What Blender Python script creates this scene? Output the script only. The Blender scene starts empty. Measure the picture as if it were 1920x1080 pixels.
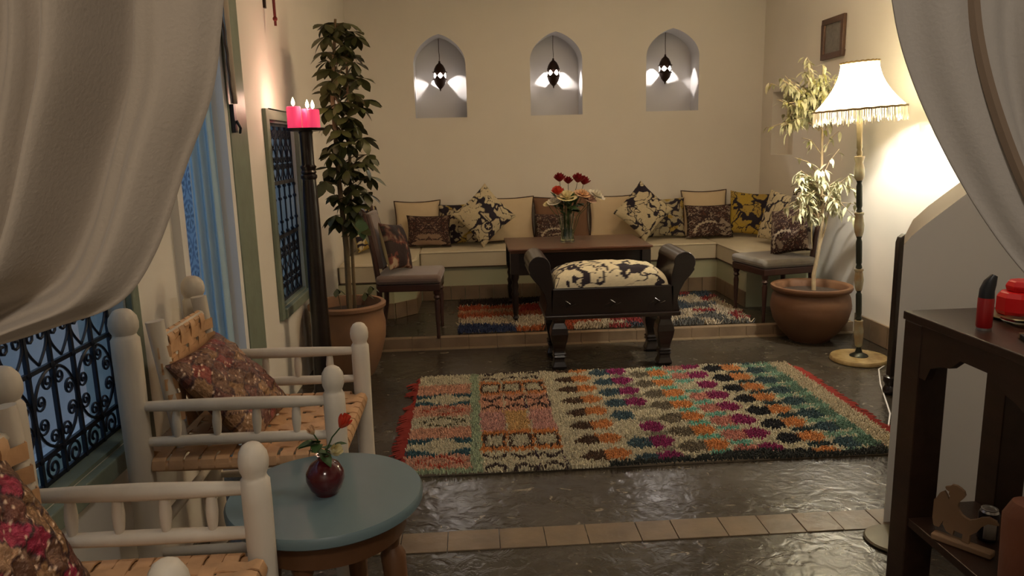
import bpy, math, random
import numpy as np
from mathutils import Vector, Matrix, Euler

random.seed(7)
rng = np.random.default_rng(11)
PI = math.pi
R = math.radians
SC = bpy.context.scene
COL = SC.collection

# ------------------------------------------------------------------ camera
def make_camera():
    pitch, yaw, roll = R(10.88), R(3.06), R(-1.466)
    F = Vector((math.sin(yaw)*math.cos(pitch), math.cos(yaw)*math.cos(pitch), -math.sin(pitch)))
    r0 = Vector((math.cos(yaw), -math.sin(yaw), 0)); u0 = r0.cross(F)
    r = r0*math.cos(roll) + u0*math.sin(roll)
    u = -r0*math.sin(roll) + u0*math.cos(roll)
    cd = bpy.data.cameras.new('camera')
    cd.sensor_width = 36.0
    cd.lens = 1400/1920*36.0
    cd.clip_start = 0.05
    cam = bpy.data.objects.new('camera', cd)
    M = Matrix((r, u, -F)).transposed().to_4x4()
    M.translation = Vector((0, 0, 1.4))
    cam.matrix_world = M
    COL.objects.link(cam)
    SC.camera = cam
make_camera()

# ------------------------------------------------------------------ view, world, large lights
SC.view_settings.view_transform = 'Standard'
SC.view_settings.look = 'None'
SC.view_settings.gamma = 1.0
SC.view_settings.use_curve_mapping = False
SC.view_settings.exposure = 0.0
W = bpy.data.worlds.new('dusk_sky'); SC.world = W
W.use_nodes = True
W.node_tree.nodes['Background'].inputs[0].default_value = (0.17, 0.28, 0.42, 1)
W.node_tree.nodes['Background'].inputs[1].default_value = 2.0

def area(name, loc, size, power, color, rot=(0, 0, 0)):
    l = bpy.data.lights.new(name, 'AREA'); l.shape = 'DISK'; l.size = size; l.energy = power; l.color = color
    o = bpy.data.objects.new(name, l); o.location = loc; o.rotation_euler = rot; COL.objects.link(o); return o
def point(name, loc, power, color, rad=0.03):
    l = bpy.data.lights.new(name, 'POINT'); l.energy = power; l.color = color; l.shadow_soft_size = rad
    o = bpy.data.objects.new(name, l); o.location = loc; COL.objects.link(o); return o
area('ceiling_light_main_room', (1.0, 4.3, 3.12), 0.45, 22, (1.0, 0.66, 0.38))
area('ceiling_light_front_room', (0.1, -0.8, 2.6), 0.5, 25, (1.0, 0.88, 0.77))
area('added_fill_light_near_arch', (0.95, 1.2, 3.12), 0.35, 11, (1.0, 0.90, 0.78))  # added fill light with no real fixture, brightens the parapet

# ------------------------------------------------------------------ materials
def mat(name, color, rough=0.6, metal=0.0, var=0.0, vscale=8.0, bump=0.0, bscale=40.0, col2=None,
        trans=0.0, emit=None, estr=0.0, spec=0.5, attr=False, ior=1.45, coat=0.0, stretch=None, sheen=0.0):
    m = bpy.data.materials.new(name); m.use_nodes = True
    nt = m.node_tree; N = nt.nodes; L = nt.links
    b = N['Principled BSDF']
    b.inputs['Base Color'].default_value = (*color, 1)
    b.inputs['Roughness'].default_value = rough
    b.inputs['Metallic'].default_value = metal
    b.inputs['Specular IOR Level'].default_value = spec
    b.inputs['IOR'].default_value = ior
    if trans: b.inputs['Transmission Weight'].default_value = trans
    if coat: b.inputs['Coat Weight'].default_value = coat; b.inputs['Coat Roughness'].default_value = 0.15
    if sheen: b.inputs['Sheen Weight'].default_value = sheen
    if emit: b.inputs['Emission Color'].default_value = (*emit, 1); b.inputs['Emission Strength'].default_value = estr
    if not (var or bump or attr): return m
    tc = N.new('ShaderNodeTexCoord'); src = tc.outputs['Object']
    if stretch:
        mp = N.new('ShaderNodeMapping'); mp.inputs['Scale'].default_value = stretch
        L.new(src, mp.inputs['Vector']); src = mp.outputs['Vector']
    base = None
    if attr:
        at = N.new('ShaderNodeAttribute'); at.attribute_name = 'Col'; base = at.outputs['Color']
        L.new(base, b.inputs['Base Color'])
    if var:
        nz = N.new('ShaderNodeTexNoise'); nz.inputs['Scale'].default_value = vscale; nz.inputs['Detail'].default_value = 6
        L.new(src, nz.inputs['Vector'])
        mx = N.new('ShaderNodeMix'); mx.data_type = 'RGBA'
        rp = N.new('ShaderNodeMapRange'); rp.inputs['From Min'].default_value = 0.3; rp.inputs['From Max'].default_value = 0.7
        L.new(nz.outputs['Fac'], rp.inputs['Value']); L.new(rp.outputs['Result'], mx.inputs['Factor'])
        c2 = col2 or tuple(c*(1-var) for c in color)
        mx.inputs['A'].default_value = (*color, 1); mx.inputs['B'].default_value = (*c2, 1)
        if attr:
            mul = N.new('ShaderNodeMix'); mul.data_type = 'RGBA'; mul.blend_type = 'MULTIPLY'; mul.inputs['Factor'].default_value = 1
            mx.inputs['A'].default_value = (1, 1, 1, 1); mx.inputs['B'].default_value = (1-var, 1-var, 1-var, 1)
            L.new(base, mul.inputs['A']); L.new(mx.outputs['Result'], mul.inputs['B'])
            L.new(mul.outputs['Result'], b.inputs['Base Color'])
        else:
            L.new(mx.outputs['Result'], b.inputs['Base Color'])
    if bump:
        nb = N.new('ShaderNodeTexNoise'); nb.inputs['Scale'].default_value = bscale; nb.inputs['Detail'].default_value = 4
        L.new(src, nb.inputs['Vector'])
        bp = N.new('ShaderNodeBump'); bp.inputs['Strength'].default_value = bump; bp.inputs['Distance'].default_value = 0.01
        L.new(nb.outputs['Fac'], bp.inputs['Height']); L.new(bp.outputs['Normal'], b.inputs['Normal'])
    return m

M = {}
M['plaster'] = mat('plaster', (0.80, 0.755, 0.67), 0.75, var=0.06, vscale=1.5, bump=0.15, bscale=6)
M['plaster_white'] = mat('plaster_white', (0.74, 0.72, 0.68), 0.8, var=0.05, vscale=2, bump=0.1, bscale=8)
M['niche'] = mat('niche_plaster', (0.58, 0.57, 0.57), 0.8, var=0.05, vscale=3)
M['parapet_top'] = mat('parapet_top', (0.42, 0.37, 0.30), 0.5, var=0.1)
M['sage'] = mat('sage_paint', (0.21, 0.25, 0.19), 0.42, var=0.18, vscale=9, bump=0.1)
M['sage_pale'] = mat('pale_sage_plaster', (0.36, 0.40, 0.27), 0.7, var=0.25, vscale=3, col2=(0.42, 0.40, 0.27))
M['tile_clay'] = mat('clay_tile', (0.24, 0.17, 0.105), 0.45, var=0.3, vscale=6, col2=(0.15, 0.105, 0.065), bump=0.2, bscale=25)
M['tile_pale'] = mat('pale_tile', (0.20, 0.145, 0.085), 0.36, var=0.3, vscale=7, col2=(0.13, 0.095, 0.06), bump=0.25, bscale=20)
M['wood_dark'] = mat('dark_wood', (0.013, 0.0065, 0.005), 0.30, var=0.4, vscale=5, bump=0.08, bscale=30, stretch=(1, 6, 6), coat=0.25)
M['wood_console'] = mat('console_wood', (0.036, 0.017, 0.010), 0.34, var=0.35, vscale=4, bump=0.06, stretch=(6, 1, 6))
M['wood_red'] = mat('red_brown_wood', (0.115, 0.045, 0.022), 0.32, var=0.35, vscale=4, bump=0.05, stretch=(1, 7, 7))
M['wood_chair'] = mat('side_chair_wood', (0.05, 0.02, 0.015), 0.35, var=0.3)
M['wood_white'] = mat('white_painted_wood', (0.66, 0.59, 0.48), 0.55, var=0.16, vscale=10, bump=0.35, bscale=14, stretch=(1, 1, 0.3))
M['wood_honey'] = mat('honey_wood', (0.15, 0.065, 0.025), 0.45, var=0.4, vscale=6, bump=0.1)
M['wood_light'] = mat('light_cut_wood', (0.27, 0.16, 0.085), 0.6, var=0.2, vscale=10)
M['leather_strap'] = mat('tan_leather_strap', (0.62, 0.36, 0.18), 0.5, var=0.3, vscale=14, bump=0.15)
M['blue_table'] = mat('blue_grey_paint', (0.125, 0.18, 0.19), 0.38, var=0.12, vscale=5)
M['iron'] = mat('black_iron', (0.012, 0.016, 0.028), 0.4, metal=0.3)
M['iron_brown'] = mat('dark_pierced_metal', (0.035, 0.018, 0.013), 0.4, metal=0.6)
M['linen'] = mat('linen_curtain', (0.42, 0.355, 0.28), 0.9, var=0.06, vscale=3, bump=0.12, bscale=220, sheen=0.2)
M['linen_grey'] = mat('grey_linen_curtain', (0.42, 0.39, 0.35), 0.9, var=0.06, vscale=3, bump=0.12, bscale=220, sheen=0.2)
M['linen_band'] = mat('curtain_hem_band', (0.20, 0.145, 0.10), 0.9)
M['drape_sky_tint'] = mat('sky_tinted_white_drape', (0.40, 0.56, 0.66), 0.9, var=0.05)  # white cloth with the blue of the sky light put into its colour
M['mattress'] = mat('cream_upholstery', (0.60, 0.54, 0.40), 0.85, var=0.07, vscale=4, bump=0.1, bscale=150)
M['cream'] = mat('cream_cotton', (0.62, 0.50, 0.33), 0.85, var=0.06, vscale=5, bump=0.2, bscale=12)
M['tan'] = mat('tan_cotton', (0.19, 0.10, 0.055), 0.85, var=0.25, vscale=4, bump=0.2, bscale=12)
M['piping'] = mat('dark_piping', (0.05, 0.025, 0.015), 0.7)
M['velvet'] = mat('mauve_velvet', (0.17, 0.115, 0.095), 0.8, var=0.2, vscale=7, sheen=0.4)
M['velvet_grey'] = mat('grey_velvet', (0.19, 0.165, 0.125), 0.75, var=0.4, vscale=8, sheen=0.4)
M['cloth'] = mat('printed_cotton', (0.5, 0.5, 0.5), 0.85, attr=True, bump=0.15, bscale=60)
M['sequin'] = mat('sequined_patchwork', (0.5, 0.5, 0.5), 0.38, attr=True, bump=0.9, bscale=70, metal=0.35)
M['pile'] = mat('wool_pile', (0.5, 0.5, 0.5), 0.95, attr=True, var=0.25, vscale=60)
M['rug_back'] = mat('rug_backing', (0.16, 0.13, 0.09), 0.95)
M['terracotta'] = mat('terracotta', (0.28, 0.145, 0.068), 0.75, var=0.3, vscale=5, col2=(0.20, 0.11, 0.06), bump=0.25, bscale=14)
M['terracotta_dark'] = mat('dark_terracotta', (0.145, 0.068, 0.030), 0.6, var=0.35, vscale=4, col2=(0.12, 0.055, 0.026), bump=0.3, bscale=12)
M['soil'] = mat('soil', (0.05, 0.032, 0.02), 0.95, var=0.4, vscale=30, bump=0.8, bscale=50)
M['bark'] = mat('green_bark', (0.17, 0.12, 0.06), 0.8, var=0.3, vscale=20)
M['bark_pale'] = mat('pale_bark', (0.42, 0.32, 0.19), 0.8, var=0.3, vscale=20)
M['leaf_dark'] = mat('dark_leaf', (0.060, 0.068, 0.022), 0.42, var=0.35, vscale=9)
M['leaf_mid'] = mat('mid_green_leaf', (0.085, 0.095, 0.03), 0.4, var=0.35, vscale=9)
M['leaf_pale'] = mat('pale_variegated_leaf', (0.66, 0.63, 0.43), 0.55, var=0.35, vscale=25, col2=(0.36, 0.36, 0.19))
M['leaf_olive'] = mat('olive_leaf', (0.34, 0.31, 0.11), 0.55, var=0.35, vscale=25, col2=(0.19, 0.19, 0.06))
M['stem_green'] = mat('flower_stem', (0.03, 0.07, 0.015), 0.6)
M['petal_red'] = mat('dark_red_petal', (0.22, 0.006, 0.012), 0.6)
M['petal_coral'] = mat('coral_petal', (0.62, 0.07, 0.03), 0.6)
M['petal_cream'] = mat('cream_petal', (0.72, 0.64, 0.36), 0.6)
M['petal_peach'] = mat('peach_petal', (0.70, 0.45, 0.25), 0.6)
M['petal_pink'] = mat('pink_petal', (0.62, 0.42, 0.32), 0.6)
M['petal_white'] = mat('white_petal', (0.72, 0.68, 0.55), 0.6)
M['glass'] = mat('clear_glass', (0.95, 1.0, 0.96), 0.02, trans=1.0)
M['water'] = mat('vase_water', (0.75, 0.9, 0.7), 0.02, trans=1.0, ior=1.33)
M['glaze_red'] = mat('oxblood_glaze', (0.075, 0.008, 0.010), 0.15, var=0.2, coat=0.4)
M['wax'] = mat('pink_wax_flame_glow', (0.80, 0.05, 0.14), 0.5, emit=(1.0, 0.06, 0.17), estr=0.6)  # emission stands in for flame light glowing through the wax
M['flame'] = mat('flame', (1, 0.8, 0.4), 0.5, emit=(1.0, 0.72, 0.38), estr=22)
M['bulb'] = mat('lit_bulb', (1, 1, 1), 0.5, emit=(1.0, 0.86, 0.64), estr=20)
M['pane_lit'] = None
M['onyx'] = mat('onyx_green', (0.40, 0.40, 0.28), 0.22, var=0.45, vscale=14, col2=(0.33, 0.21, 0.10))
M['onyx_dark'] = mat('dark_green_metal', (0.035, 0.04, 0.03), 0.3, metal=0.5)
M['onyx_base'] = mat('onyx_base', (0.46, 0.35, 0.16), 0.25, var=0.5, vscale=14, col2=(0.22, 0.14, 0.055))
M['braid'] = mat('gold_braid', (0.24, 0.16, 0.06), 0.8)
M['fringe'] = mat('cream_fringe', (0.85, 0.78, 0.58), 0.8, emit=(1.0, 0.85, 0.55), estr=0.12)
M['stand_metal'] = mat('dull_stand_metal', (0.13, 0.115, 0.075), 0.45, metal=0.3)
M['cable'] = mat('white_cable', (0.75, 0.73, 0.70), 0.4)
M['brass'] = mat('worn_brass', (0.28, 0.22, 0.12), 0.35, metal=0.7)
M['lighter_red'] = mat('red_plastic', (0.42, 0.012, 0.015), 0.3, trans=0.25)
M['black_plastic'] = mat('black_plastic', (0.015, 0.017, 0.022), 0.4)
M['wax_red'] = mat('red_wax', (0.65, 0.008, 0.010), 0.4)
M['steel'] = mat('steel', (0.45, 0.45, 0.46), 0.28, metal=0.9)
M['can_dark'] = mat('dark_can_print', (0.02, 0.015, 0.02), 0.3, metal=0.3)
M['can_label'] = mat('pale_can_label', (0.35, 0.32, 0.28), 0.4)
M['orange_leather'] = mat('orange_brown_leather', (0.12, 0.032, 0.010), 0.6, var=0.2, vscale=6, bump=0.1)
M['red_glass'] = mat('red_glass', (0.35, 0.01, 0.01), 0.15, trans=0.3)
M['paper'] = mat('grey_print_paper', (0.22, 0.20, 0.18), 0.8, var=0.3, vscale=40)
M['frame_wood'] = mat('frame_wood', (0.10, 0.05, 0.03), 0.5, var=0.4, vscale=20)
M['reveal'] = mat('pale_reveal_paint', (0.42, 0.47, 0.46), 0.6)
M['ceil'] = mat('ceiling_plaster', (0.76, 0.70, 0.58), 0.85, var=0.05)
M['mosaic'] = mat('zellige_mosaic', (0.5, 0.5, 0.5), 0.35, attr=True)
M['court'] = mat('courtyard_plaster', (0.72, 0.74, 0.78), 0.85, var=0.05)

def shade_material():
    m = bpy.data.materials.new('lit_fabric_shade'); m.use_nodes = True
    nt = m.node_tree; N = nt.nodes; L = nt.links
    N.remove(N['Principled BSDF'])
    d = N.new('ShaderNodeBsdfDiffuse'); d.inputs[0].default_value = (0.85, 0.78, 0.62, 1)
    t = N.new('ShaderNodeBsdfTranslucent'); t.inputs[0].default_value = (0.80, 0.72, 0.52, 1)
    mx = N.new('ShaderNodeMixShader'); mx.inputs[0].default_value = 0.6
    e = N.new('ShaderNodeEmission'); e.inputs[0].default_value = (1.0, 0.92, 0.68, 1); e.inputs[1].default_value = 1.5
    a = N.new('ShaderNodeAddShader')
    L.new(d.outputs[0], mx.inputs[1]); L.new(t.outputs[0], mx.inputs[2])
    L.new(mx.outputs[0], a.inputs[0]); L.new(e.outputs[0], a.inputs[1])
    L.new(a.outputs[0], N['Material Output'].inputs[0])
    return m
M['shade'] = shade_material()

def lantern_pane_material():
    m = bpy.data.materials.new('lit_lantern_glass'); m.use_nodes = True
    nt = m.node_tree; N = nt.nodes; L = nt.links
    N.remove(N['Principled BSDF'])
    t = N.new('ShaderNodeBsdfTransparent')
    e = N.new('ShaderNodeEmission'); e.inputs[0].default_value = (1.0, 0.95, 0.85, 1); e.inputs[1].default_value = 3.0
    a = N.new('ShaderNodeAddShader')
    L.new(t.outputs[0], a.inputs[0]); L.new(e.outputs[0], a.inputs[1])
    L.new(a.outputs[0], N['Material Output'].inputs[0])
    return m
M['pane_lit'] = lantern_pane_material()

def floor_material():
    m = bpy.data.materials.new('polished_dark_cement'); m.use_nodes = True
    nt = m.node_tree; N = nt.nodes; L = nt.links; b = N['Principled BSDF']
    tc = N.new('ShaderNodeTexCoord')
    n1 = N.new('ShaderNodeTexNoise'); n1.inputs['Scale'].default_value = 1.1; n1.inputs['Detail'].default_value = 9; n1.inputs['Roughness'].default_value = 0.62
    L.new(tc.outputs['Object'], n1.inputs['Vector'])
    cr = N.new('ShaderNodeValToRGB')
    cr.color_ramp.elements[0].position = 0.32; cr.color_ramp.elements[0].color = (0.020, 0.015, 0.010, 1)
    cr.color_ramp.elements[1].position = 0.72; cr.color_ramp.elements[1].color = (0.070, 0.060, 0.044, 1)
    L.new(n1.outputs['Fac'], cr.inputs['Fac'])
    mp = N.new('ShaderNodeMapping'); mp.inputs['Scale'].default_value = (1, 1.6, 1); mp.inputs['Rotation'].default_value = (0, 0, 0.6)
    L.new(tc.outputs['Object'], mp.inputs['Vector'])
    n2 = N.new('ShaderNodeTexNoise'); n2.inputs['Scale'].default_value = 15; n2.inputs['Detail'].default_value = 3; n2.inputs['Distortion'].default_value = 1.2
    L.new(mp.outputs['Vector'], n2.inputs['Vector'])
    sp = N.new('ShaderNodeMapRange'); sp.inputs['From Min'].default_value = 0.665; sp.inputs['From Max'].default_value = 0.72
    L.new(n2.outputs['Fac'], sp.inputs['Value'])
    mx = N.new('ShaderNodeMix'); mx.data_type = 'RGBA'
    L.new(sp.outputs['Result'], mx.inputs['Factor']); L.new(cr.outputs['Color'], mx.inputs['A'])
    mx.inputs['B'].default_value = (0.22, 0.19, 0.14, 1)
    L.new(mx.outputs['Result'], b.inputs['Base Color'])
    rr = N.new('ShaderNodeMapRange'); rr.inputs['From Min'].default_value = 0.3; rr.inputs['From Max'].default_value = 0.7
    rr.inputs['To Min'].default_value = 0.13; rr.inputs['To Max'].default_value = 0.36
    L.new(n1.outputs['Fac'], rr.inputs['Value']); L.new(rr.outputs['Result'], b.inputs['Roughness'])
    n3 = N.new('ShaderNodeTexNoise'); n3.inputs['Scale'].default_value = 16; n3.inputs['Detail'].default_value = 6; n3.inputs['Distortion'].default_value = 0.8
    L.new(tc.outputs['Object'], n3.inputs['Vector'])
    bp = N.new('ShaderNodeBump'); bp.inputs['Strength'].default_value = 0.24; bp.inputs['Distance'].default_value = 0.02
    L.new(n3.outputs['Fac'], bp.inputs['Height']); L.new(bp.outputs['Normal'], b.inputs['Normal'])
    return m
M['floor'] = floor_material()

# ------------------------------------------------------------------ mesh helpers
class MB:
    def __init__(s): s.v = []; s.f = []; s.T = None
    def add(s, vs, fs):
        n = len(s.v)
        if s.T is not None: vs = [tuple(s.T @ Vector(v)) for v in vs]
        s.v += [tuple(v) for v in vs]; s.f += [tuple(i+n for i in f) for f in fs]; return s
    def box(s, x0, x1, y0, y1, z0, z1):
        v = [(x, y, z) for z in (z0, z1) for (x, y) in ((x0, y0), (x1, y0), (x1, y1), (x0, y1))]
        return s.add(v, [(3, 2, 1, 0), (4, 5, 6, 7), (0, 1, 5, 4), (1, 2, 6, 5), (2, 3, 7, 6), (3, 0, 4, 7)])
    def lathe(s, prof, seg=16, c=(0, 0), rot=0.0, sx=1, sy=1, caps=True):
        vs = []; fs = []; n = len(prof)
        for (r, z) in prof:
            for k in range(seg):
                a = rot + 2*PI*k/seg
                vs.append((c[0]+sx*r*math.cos(a), c[1]+sy*r*math.sin(a), z))
        for i in range(n-1):
            for k in range(seg):
                k2 = (k+1) % seg
                fs.append((i*seg+k, i*seg+k2, (i+1)*seg+k2, (i+1)*seg+k))
        if caps and prof[0][0] > 1e-5: fs.append(tuple(reversed(range(seg))))
        if caps and prof[-1][0] > 1e-5: fs.append(tuple(range((n-1)*seg, n*seg)))
        return s.add(vs, fs)
    def tube(s, pts, r, seg=8, closed=False, caps=True):
        P = [Vector(p) for p in pts]; n = len(P)
        rs = r if isinstance(r, (list, tuple)) else [r]*n
        vs = []; fs = []; up = None
        for i in range(n):
            if closed: t = P[(i+1) % n]-P[(i-1) % n]
            else: t = P[min(i+1, n-1)]-P[max(i-1, 0)]
            if t.length < 1e-9: t = Vector((0, 0, 1))
            t.normalize()
            if up is None:
                up = Vector((0, 0, 1)) if abs(t.z) < 0.9 else Vector((1, 0, 0))
            a = up - t*up.dot(t)
            if a.length < 1e-6: a = t.orthogonal()
            a.normalize(); up = a; b = t.cross(a)
            for k in range(seg):
                w = 2*PI*k/seg
                vs.append(tuple(P[i] + (a*math.cos(w)+b*math.sin(w))*rs[i]))
        m = n if closed else n-1
        for i in range(m):
            j = (i+1) % n
            for k in range(seg):
                k2 = (k+1) % seg
                fs.append((i*seg+k, i*seg+k2, j*seg+k2, j*seg+k))
        if caps and not closed:
            fs.append(tuple(reversed(range(seg)))); fs.append(tuple(range((n-1)*seg, n*seg)))
        return s.add(vs, fs)
    def prism(s, poly, a, b, axis='y'):
        # polygon extruded between a and b along axis; poly coords are the two other axes in order
        n = len(poly); vs = []
        for h in (a, b):
            for (p, q) in poly:
                vs.append({'x': (h, p, q), 'y': (p, h, q), 'z': (p, q, h)}[axis])
        fs = [tuple(range(n)), tuple(range(2*n-1, n-1, -1))]
        for i in range(n):
            j = (i+1) % n; fs.append((i, i+n, j+n, j))
        return s.add(vs, fs)
    def sphere(s, c, r, seg=12, rings=8, sz=1.0):
        prof = [(max(r*math.sin(PI*i/rings), 0.0), c[2]-r*sz*math.cos(PI*i/rings)) for i in range(rings+1)]
        return s.lathe(prof, seg, (c[0], c[1]))
    def build(s, name, m, parent=None, smooth=True, bevel=0.0, subsurf=0, auto=40):
        me = bpy.data.meshes.new(name); me.from_pydata(s.v, [], s.f)
        return finish(me, name, m, parent, smooth, bevel, subsurf, auto)

def finish(me, name, m, parent=None, smooth=True, bevel=0.0, subsurf=0, auto=40):
    import bmesh
    if len(me.polygons) < 60000:
        bm = bmesh.new(); bm.from_mesh(me); bmesh.ops.remove_doubles(bm, verts=bm.verts, dist=1e-6)
        bmesh.ops.recalc_face_normals(bm, faces=bm.faces)
        if smooth and auto:
            for e in bm.edges:
                if len(e.link_faces) == 2 and e.calc_face_angle(0) > R(auto): e.smooth = False
        bm.to_mesh(me); bm.free()
    if smooth: me.polygons.foreach_set('use_smooth', [True]*len(me.polygons))
    me.update()
    me.materials.append(m if not isinstance(m, str) else M[m])
    o = bpy.data.objects.new(name, me); COL.objects.link(o)
    if parent is not None: o.parent = parent
    if bevel:
        md = o.modifiers.new('bevel', 'BEVEL'); md.width = bevel; md.segments = 2; md.limit_method = 'ANGLE'; md.angle_limit = R(50)
    if subsurf:
        md = o.modifiers.new('sub', 'SUBSURF'); md.levels = subsurf; md.render_levels = subsurf
    return o

def np_mesh(name, V, F, m, parent=None, col=None, smooth=True):
    me = bpy.data.meshes.new(name)
    V = np.asarray(V, np.float32); F = np.asarray(F, np.int32); k = F.shape[1]
    me.vertices.add(len(V)); me.vertices.foreach_set('co', V.ravel())
    me.loops.add(F.size); me.loops.foreach_set('vertex_index', F.ravel())
    me.polygons.add(len(F)); me.polygons.foreach_set('loop_start', np.arange(0, F.size, k, dtype=np.int32))
    me.update(calc_edges=True)
    if smooth: me.polygons.foreach_set('use_smooth', np.ones(len(F), bool))
    if col is not None:
        a = me.color_attributes.new('Col', 'FLOAT_COLOR', 'POINT')
        c = np.ones((len(V), 4), np.float32); c[:, :3] = col; a.data.foreach_set('color', c.ravel())
    me.validate(); me.update()
    me.materials.append(M[m] if isinstance(m, str) else m)
    o = bpy.data.objects.new(name, me); COL.objects.link(o)
    if parent is not None: o.parent = parent
    return o

def tag(o, label=None, cat=None, group=None, kind=None):
    if label: o['label'] = label
    if cat: o['category'] = cat
    if group: o['group'] = group
    if kind: o['kind'] = kind
    return o
def thing(name, label, cat, loc=(0, 0, 0), rot=(0, 0, 0), group=None):
    o = bpy.data.objects.new(name, None); o.empty_display_size = 0.1; COL.objects.link(o)
    o.location = loc; o.rotation_euler = rot
    return tag(o, label, cat, group)
def struct(name, mb, m, parent=None, **k):
    o = mb.build(name, m, parent, smooth=False, **k) if isinstance(mb, MB) else mb
    if parent is None: o['kind'] = 'structure'
    return o
def dup(root, loc=None, rot=None, label=None, group=None):
    def cp(o, par):
        c = o.copy(); COL.objects.link(c)
        if par is not None: c.parent = par
        for ch in kids[o.name]: cp(ch, c)
        return c
    kids = {}
    def scan(o):
        kids[o.name] = list(o.children)
        for c in o.children: scan(c)
    scan(root); r = cp(root, None)
    if loc is not None: r.location = loc
    if rot is not None: r.rotation_euler = rot
    if label: r['label'] = label
    if group: r['group'] = group
    return r

# value noise in numpy
_lat = np.random.default_rng(5).random((256, 256))
def vnoise(x, y, seed=0):
    x = np.asarray(x, float)+seed*17.3; y = np.asarray(y, float)+seed*9.7
    xi = np.floor(x).astype(int); yi = np.floor(y).astype(int); fx = x-xi; fy = y-yi
    fx = fx*fx*(3-2*fx); fy = fy*fy*(3-2*fy)
    g = lambda a, b: _lat[a % 256, b % 256]
    return (g(xi, yi)*(1-fx)+g(xi+1, yi)*fx)*(1-fy)+(g(xi, yi+1)*(1-fx)+g(xi+1, yi+1)*fx)*fy
def fbm(x, y, seed=0, o=3):
    s = 0; a = 0.5; t = 0
    for i in range(o):
        s = s+a*vnoise(x*2**i, y*2**i, seed+i*3); t += a; a *= 0.5
    return s/t

# ------------------------------------------------------------------ the room shell
XL, XR, YB, ZC = -1.05, 2.75, 7.0, 3.2
TH = 0.14
PLZ, PLY = 0.07, 5.13     # raised platform
fl = MB().box(-1.2, 2.9, -1.7, PLY, -0.12, 0.0)
floor = struct('floor', fl, 'floor')
pf = MB().box(-1.2, 2.9, PLY+0.012, YB+0.1, -0.12, PLZ)
platform = struct('floor_platform', pf, 'floor')
tag(platform, kind='structure')
struct('ceiling', MB().box(-1.3, 3.0, -1.8, 7.4, ZC, ZC+0.1), 'ceil')

# left wall with two windows and a door; openings y0,y1,z0,z1
OPEN = [(1.10, 2.27, 0.56, 1.56), (2.74, 3.30, 0.0, 2.45), (4.06, 4.70, 0.545, 1.56)]
wl = MB(); ys = -1.7
for (y0, y1, z0, z1) in OPEN:
    wl.box(XL-TH, XL, ys, y0, 0, ZC)
    if z0 > 0: wl.box(XL-TH, XL, y0, y1, 0, z0)
    wl.box(XL-TH, XL, y0, y1, z1, ZC); ys = y1
wl.box(XL-TH, XL, ys, YB+0.2, 0, ZC)
struct('wall_left', wl, 'plaster')
# right wall with a small square recess
wr = MB(); y0, y1, z0, z1 = 6.30, 6.76, 1.25, 1.80
wr.box(XR, XR+0.3, -1.7, y0, 0, ZC); wr.box(XR, XR+0.3, y1, YB+0.4, 0, ZC)
wr.box(XR, XR+0.3, y0, y1, 0, z0); wr.box(XR, XR+0.3, y0, y1, z1, ZC); wr.box(XR+0.16, XR+0.3, y0, y1, z0, z1)
struct('wall_right', wr, 'plaster')
struct('wall_rear', MB().box(-1.3, 3.0, -1.8, -1.7, 0, ZC), 'plaster')
struct('wall_front', MB().box(1.38, XR, 0.955, 1.03, 0, ZC).box(-1.05, 1.38, 0.955, 1.03, 2.55, ZC), 'plaster')

# back wall with three pointed-arch niches
def arch_loop(x0, x1, zb, zs, zt, n=16):
    cx = (x0+x1)/2; w = (x1-x0)/2; pts = [(x0, zb), (x1, zb)]
    for i in range(n+1):
        t = i/n                                    # right haunch up to the tip
        pts.append((cx+w*(0.45*(1-t**2.3)+0.55*max(0, 1-t*t)**0.6), zs+(zt-zs)*t))
    for i in range(n-1, -1, -1):
        t = i/n
        pts.append((cx-w*(0.45*(1-t**2.3)+0.55*max(0, 1-t*t)**0.6), zs+(zt-zs)*t))
    return pts
NICHES = [(-0.462, 0.006, 1.655, 2.12, 2.385), (0.588, 1.066, 1.655, 2.13, 2.39), (1.655, 2.145, 1.668, 2.15, 2.40)]
def back_wall():
    import bmesh
    bm = bmesh.new()
    def loop(pts):
        vs = [bm.verts.new((x, YB, z)) for x, z in pts]
        return [bm.edges.new((vs[i], vs[(i+1) % len(vs)])) for i in range(len(vs))]
    ed = loop([(-1.3, 0), (3.0, 0), (3.0, ZC), (-1.3, ZC)])
    for n in NICHES: ed += loop(arch_loop(*n))
    bmesh.ops.triangle_fill(bm, use_beauty=True, use_dissolve=False, edges=ed)
    bm.normal_update()
    me = bpy.data.meshes.new('wall_back'); bm.to_mesh(me); bm.free()
    me.materials.append(M['plaster'])
    o = bpy.data.objects.new('wall_back', me); COL.objects.link(o); o['kind'] = 'structure'
    for n in NICHES:
        p = arch_loop(*n); k = len(p); D = 0.26
        vs = [(x, YB, z) for x, z in p]+[(x, YB+D, z) for x, z in p]
        fs = [(i, (i+1) % k, (i+1) % k+k, i+k) for i in range(k)]+[tuple(range(k, 2*k))]
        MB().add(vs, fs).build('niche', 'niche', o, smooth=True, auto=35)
    MB().box(-1.3, 3.0, YB+0.3, YB+0.4, 0, ZC).build('wall_core', 'plaster', o, smooth=False)
back_wall()
struct('trim_1', MB().box(XL, XR, YB-0.03, YB, 2.69, 2.80), 'plaster_white')

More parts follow.
